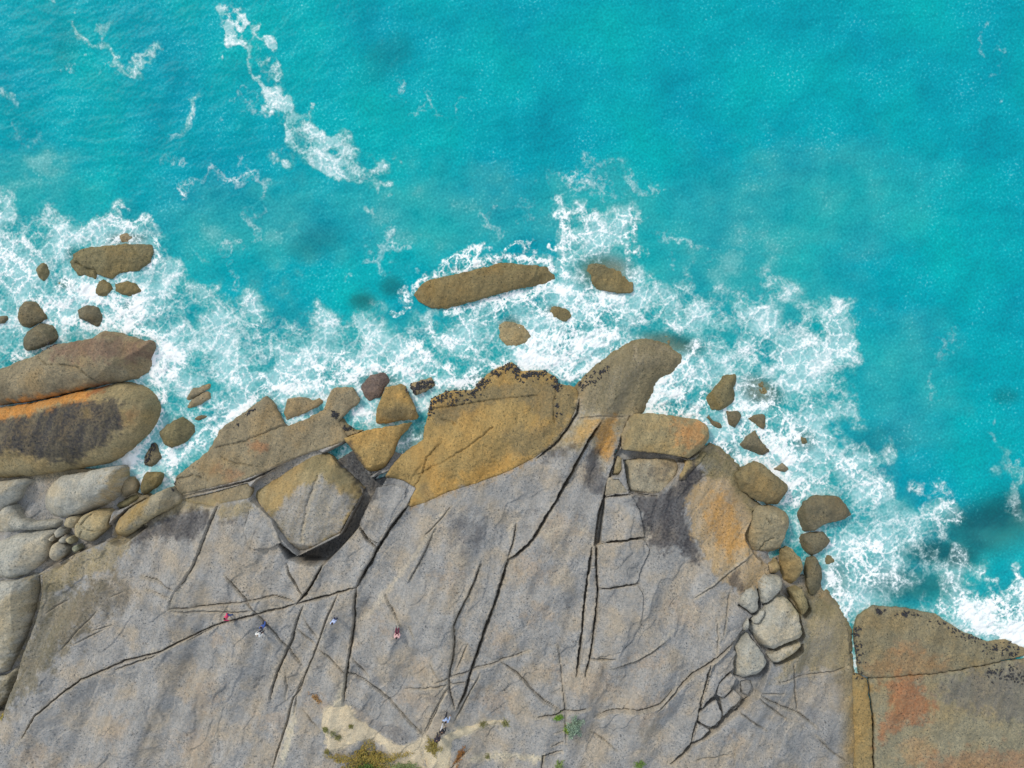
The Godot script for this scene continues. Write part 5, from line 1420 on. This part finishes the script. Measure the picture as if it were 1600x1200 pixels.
# a smooth skin round tapered bones [a, b, radius a, radius b]: the distances to them are joined with a smooth minimum and meshed as surface nets
func skin(bones: Array, cell: float, blend: float, st: SurfaceTool) -> void:
	var lo := Vector3(1e9, 1e9, 1e9)
	var hi := -lo
	for b in bones:
		var r := maxf(b[2], b[3]) + cell * 2.0
		for e: Vector3 in [b[0], b[1]]:
			lo = lo.min(e - Vector3.ONE * r)
			hi = hi.max(e + Vector3.ONE * r)
	var n := Vector3i((hi - lo) / cell) + Vector3i.ONE * 2
	var f := PackedFloat32Array()
	f.resize(n.x * n.y * n.z)
	f.fill(1.0)
	for b in bones:
		var a: Vector3 = b[0]
		var e: Vector3 = b[1] - a
		var l2 := maxf(e.length_squared(), 1e-9)
		var r := maxf(b[2], b[3]) + blend + cell * 2.0
		var c0 := Vector3i(((a.min(b[1]) - Vector3.ONE * r) - lo) / cell).max(Vector3i.ZERO)
		var c1 := (Vector3i(((a.max(b[1]) + Vector3.ONE * r) - lo) / cell) + Vector3i.ONE).min(n - Vector3i.ONE)
		for z in range(c0.z, c1.z + 1):
			for y in range(c0.y, c1.y + 1):
				for x in range(c0.x, c1.x + 1):
					var p := lo + Vector3(x, y, z) * cell - a
					var t := clampf(p.dot(e) / l2, 0.0, 1.0)
					var d := p.distance_to(e * t) - lerpf(b[2], b[3], t)
					var k := (z * n.y + y) * n.x + x
					var h := clampf(0.5 + 0.5 * (f[k] - d) / blend, 0.0, 1.0)
					f[k] = lerpf(f[k], d, h) - blend * h * (1.0 - h)
	var spot := {}
	var corner := []
	for z in 2:
		for y in 2:
			for x in 2:
				corner.append(Vector3i(x, y, z))
	for z in n.z - 1:
		for y in n.y - 1:
			for x in n.x - 1:
				var inside := 0
				var sum := Vector3.ZERO
				var hits := 0
				for c: Vector3i in corner:
					if f[((z + c.z) * n.y + y + c.y) * n.x + x + c.x] < 0.0:
						inside += 1
				if inside == 0 or inside == 8:
					continue
				for c: Vector3i in corner:
					for d: Vector3i in [Vector3i(1, 0, 0), Vector3i(0, 1, 0), Vector3i(0, 0, 1)]:
						var g := c + d
						if g.x > 1 or g.y > 1 or g.z > 1:
							continue
						var v0 := f[((z + c.z) * n.y + y + c.y) * n.x + x + c.x]
						var v1 := f[((z + g.z) * n.y + y + g.y) * n.x + x + g.x]
						if (v0 < 0.0) != (v1 < 0.0):
							sum += Vector3(c) + Vector3(d) * (v0 / (v0 - v1))
							hits += 1
				spot[Vector3i(x, y, z)] = lo + (Vector3(x, y, z) + sum / hits) * cell
	for key: Vector3i in spot:
		for d: Array in [[Vector3i(1, 0, 0), Vector3i(0, 1, 0), Vector3i(0, 0, 1)], [Vector3i(0, 1, 0), Vector3i(0, 0, 1), Vector3i(1, 0, 0)], [Vector3i(0, 0, 1), Vector3i(1, 0, 0), Vector3i(0, 1, 0)]]:
			var a: Vector3i = key - d[1]
			var b: Vector3i = key - d[2]
			var c: Vector3i = key - d[1] - d[2]
			if not (spot.has(a) and spot.has(b) and spot.has(c)):
				continue
			var g: Vector3i = key + d[0]
			var v0 := f[(key.z * n.y + key.y) * n.x + key.x]
			var v1 := f[(g.z * n.y + g.y) * n.x + g.x]
			if (v0 < 0.0) == (v1 < 0.0):
				continue
			var quad := [key, a, c, key, c, b] if v0 >= 0.0 else [key, c, a, key, b, c]
			for q: Vector3i in quad:
				st.set_smooth_group(0)
				st.add_vertex(spot[q])

func pose_bones(walk: float, sit: bool) -> Dictionary:
	# joints of a person 1.72 m tall facing +z; x to the person's left
	var hip := 0.92
	var lean := 0.04
	if sit:
		hip = 0.14
		lean = -0.1
	var j := {}
	j.pelvis = Vector3(0, hip, 0)
	j.chest = Vector3(0, hip + 0.38, lean)
	j.neck = Vector3(0, hip + 0.52, lean)
	j.head = Vector3(0, hip + 0.68, lean + 0.03)
	for s in [-1, 1]:
		var side := "l" if s > 0 else "r"
		var sw: float = walk * s
		j["hip" + side] = Vector3(0.09 * s, hip - 0.04, 0)
		if sit:
			j["knee" + side] = Vector3(0.12 * s, 0.44, 0.36)
			j["foot" + side] = Vector3(0.12 * s, 0.07, 0.62)
		else:
			j["knee" + side] = Vector3(0.10 * s, 0.50, 0.18 * sw + 0.03)
			j["foot" + side] = Vector3(0.10 * s, 0.08 + (0.06 if sw < -0.5 else 0.0), 0.32 * sw - 0.02)
		j["toe" + side] = j["foot" + side] + Vector3(0.02 * s, -0.04, 0.17)
		j["shoulder" + side] = Vector3(0.19 * s, hip + 0.46, lean)
		j["elbow" + side] = Vector3(0.25 * s, hip + 0.19, lean - 0.16 * sw + (0.1 if sit else 0.0))
		j["wrist" + side] = Vector3(0.24 * s, hip - 0.03, lean - 0.26 * sw + 0.1) if not sit else Vector3(0.14 * s, 0.40, 0.3)
	return j

func body_parts(j: Dictionary) -> Dictionary:
	var body := []
	var top := []
	var legs := []
	var shoes := []
	body.append_array([[j.pelvis, j.chest, 0.13, 0.14], [j.chest, j.neck, 0.13, 0.06], [j.neck, j.head, 0.055, 0.06], [j.head + Vector3(0, 0.02, -0.01), j.head + Vector3(0, 0.05, 0), 0.09, 0.085], [j.head + Vector3(0, -0.06, 0.045), j.head + Vector3(0, -0.02, 0.03), 0.05, 0.065], [j.head + Vector3(0, -0.01, 0.095), j.head + Vector3(0, -0.03, 0.108), 0.012, 0.017]])
	top.append_array([[j.pelvis + Vector3(0, -0.03, 0), j.chest, 0.155, 0.165], [j.chest, j.neck + Vector3(0, -0.03, 0), 0.15, 0.08]])
	legs.append([j.hipl, j.hipr, 0.135, 0.135])
	legs.append([j.pelvis, j.pelvis + Vector3(0, 0.06, 0), 0.14, 0.14])
	for s in ["l", "r"]:
		var out := 1.0 if s == "l" else -1.0
		body.append_array([[j.chest + Vector3(0.05 * out, 0.05, 0), j["shoulder" + s], 0.08, 0.062], [j["shoulder" + s], j["elbow" + s], 0.055, 0.042], [j["elbow" + s], j["wrist" + s], 0.042, 0.028], [j["hip" + s], j["knee" + s], 0.09, 0.06], [j["knee" + s], j["foot" + s], 0.058, 0.042], [j["foot" + s], j["toe" + s], 0.045, 0.03], [j.head + Vector3(0.088 * out, -0.01, -0.005), j.head + Vector3(0.09 * out, 0.02, -0.01), 0.018, 0.02]])
		top.append_array([[j.chest + Vector3(0.05 * out, 0.05, 0), j["shoulder" + s], 0.1, 0.082], [j["shoulder" + s], j["elbow" + s], 0.075, 0.06], [j["elbow" + s], j["elbow" + s].lerp(j["wrist" + s], 0.8), 0.06, 0.048]])
		legs.append_array([[j["hip" + s], j["knee" + s], 0.108, 0.078], [j["knee" + s], j["knee" + s].lerp(j["foot" + s], 0.9), 0.076, 0.06]])
		shoes.append([j["foot" + s], j["toe" + s], 0.058, 0.042])
	return {"body": body, "top": top, "trousers": legs, "shoe": [shoes[0]], "other shoe": [shoes[1]], "hair": [[j.head + Vector3(0, 0.035, -0.03), j.head + Vector3(0, 0.07, 0.0), 0.098, 0.085], [j.head + Vector3(0, 0.0, -0.06), j.head + Vector3(0, -0.06, -0.06), 0.07, 0.05]]}

func hand(st: SurfaceTool, wrist: Vector3, elbow: Vector3, out: float) -> void:
	var d := (wrist - elbow).normalized()
	var across := Vector3(0, 0, 1) - d * d.z
	across = across.normalized()
	var palm := d.cross(across) * out
	tube(st, [wrist - d * 0.02, wrist + d * 0.04, wrist + d * 0.09], [0.026, 0.036, 0.03])
	var lens := [0.075, 0.085, 0.08, 0.06]
	for f in 4:
		var r := wrist + d * 0.085 + across * (0.027 - 0.018 * f)
		var l: float = lens[f]
		tube(st, [r, r + d * l * 0.5 - palm * 0.008, r + d * l * 0.85 - palm * 0.03], [0.010, 0.009, 0.007], 5)
	var th := wrist + d * 0.03 + across * 0.03
	tube(st, [th, th + (d + across).normalized() * 0.035, th + (d * 1.4 + across * 0.7).normalized() * 0.065], [0.012, 0.011, 0.008], 5)

# [label, u, v, turn, pose, top, trousers, hair]
const PEOPLE := [
	["person in a pink jacket and blue jeans beside the long crack", 360, 958, 60, 1, Color(0.62, 0.05, 0.14), Color(0.06, 0.11, 0.28), Color(0.02, 0.015, 0.012)],
	["person in a blue top walking right of the pink jacket", 416, 973, 200, 1, Color(0.04, 0.09, 0.33), Color(0.03, 0.03, 0.05), Color(0.02, 0.015, 0.015)],
	["person in a white top and dark trousers below the blue top", 411, 985, 150, 0, Color(0.8, 0.8, 0.78), Color(0.03, 0.03, 0.06), Color(0.35, 0.3, 0.25)],
	["person in a pale blue top standing between two grey cracks", 527, 962, 20, 0, Color(0.42, 0.5, 0.75), Color(0.03, 0.04, 0.10), Color(0.03, 0.02, 0.02)],
	["person in maroon trousers and a pale pink top on open grey rock", 623, 986, 180, 2, Color(0.6, 0.38, 0.38), Color(0.13, 0.02, 0.05), Color(0.015, 0.012, 0.02)],
	["person in a pale blue shirt, uppermost of the three near the sand", 699, 1114, 160, 1, Color(0.35, 0.45, 0.68), Color(0.02, 0.02, 0.03), Color(0.015, 0.012, 0.012)],
	["person in a black and white outfit, middle of the three near the sand", 693, 1130, 170, 1, Color(0.02, 0.02, 0.025), Color(0.55, 0.55, 0.58), Color(0.015, 0.012, 0.012)],
	["person in dark clothes, lowest of the three near the sand", 687, 1141, 190, 0, Color(0.03, 0.025, 0.04), Color(0.05, 0.04, 0.06), Color(0.015, 0.012, 0.012)],
]

func make_people() -> void:
	var poses := []
	for p in [[0.15, false], [0.9, false], [0.0, true]]:
		var j := pose_bones(p[0], p[1])
		var parts := body_parts(j)
		var meshes := {}
		for k in parts:
			var st := SurfaceTool.new()
			st.begin(Mesh.PRIMITIVE_TRIANGLES)
			skin(parts[k], 0.026 if k == "body" else 0.03, 0.035 if k == "body" else 0.03, st)
			if k == "body":
				hand(st, j.wristl, j.elbowl, 1.0)
				hand(st, j.wristr, j.elbowr, -1.0)
			st.index()
			st.generate_normals()
			meshes[k] = st.commit()
		poses.append(meshes)
	var skin_tone := plain(Color(0.36, 0.21, 0.14), 0.6)
	var shoe := plain(Color(0.05, 0.05, 0.05))
	for p in PEOPLE:
		var w := surface_at(p[1], p[2])
		var meshes: Dictionary = poses[p[4]]
		var o := put("person", meshes.body, skin_tone)
		o.position = w + Vector3(0, 0.0, 0)
		o.rotation_degrees.y = p[3]
		tag(o, p[0], "person", "people walking on the rock")
		put("top", meshes.top, plain(p[5]), o)
		put("trousers", meshes.trousers, plain(p[6]), o)
		put("shoe", meshes.shoe, shoe, o)
		put("shoe", meshes["other shoe"], shoe, o)
		put("hair", meshes.hair, plain(p[7]), o)
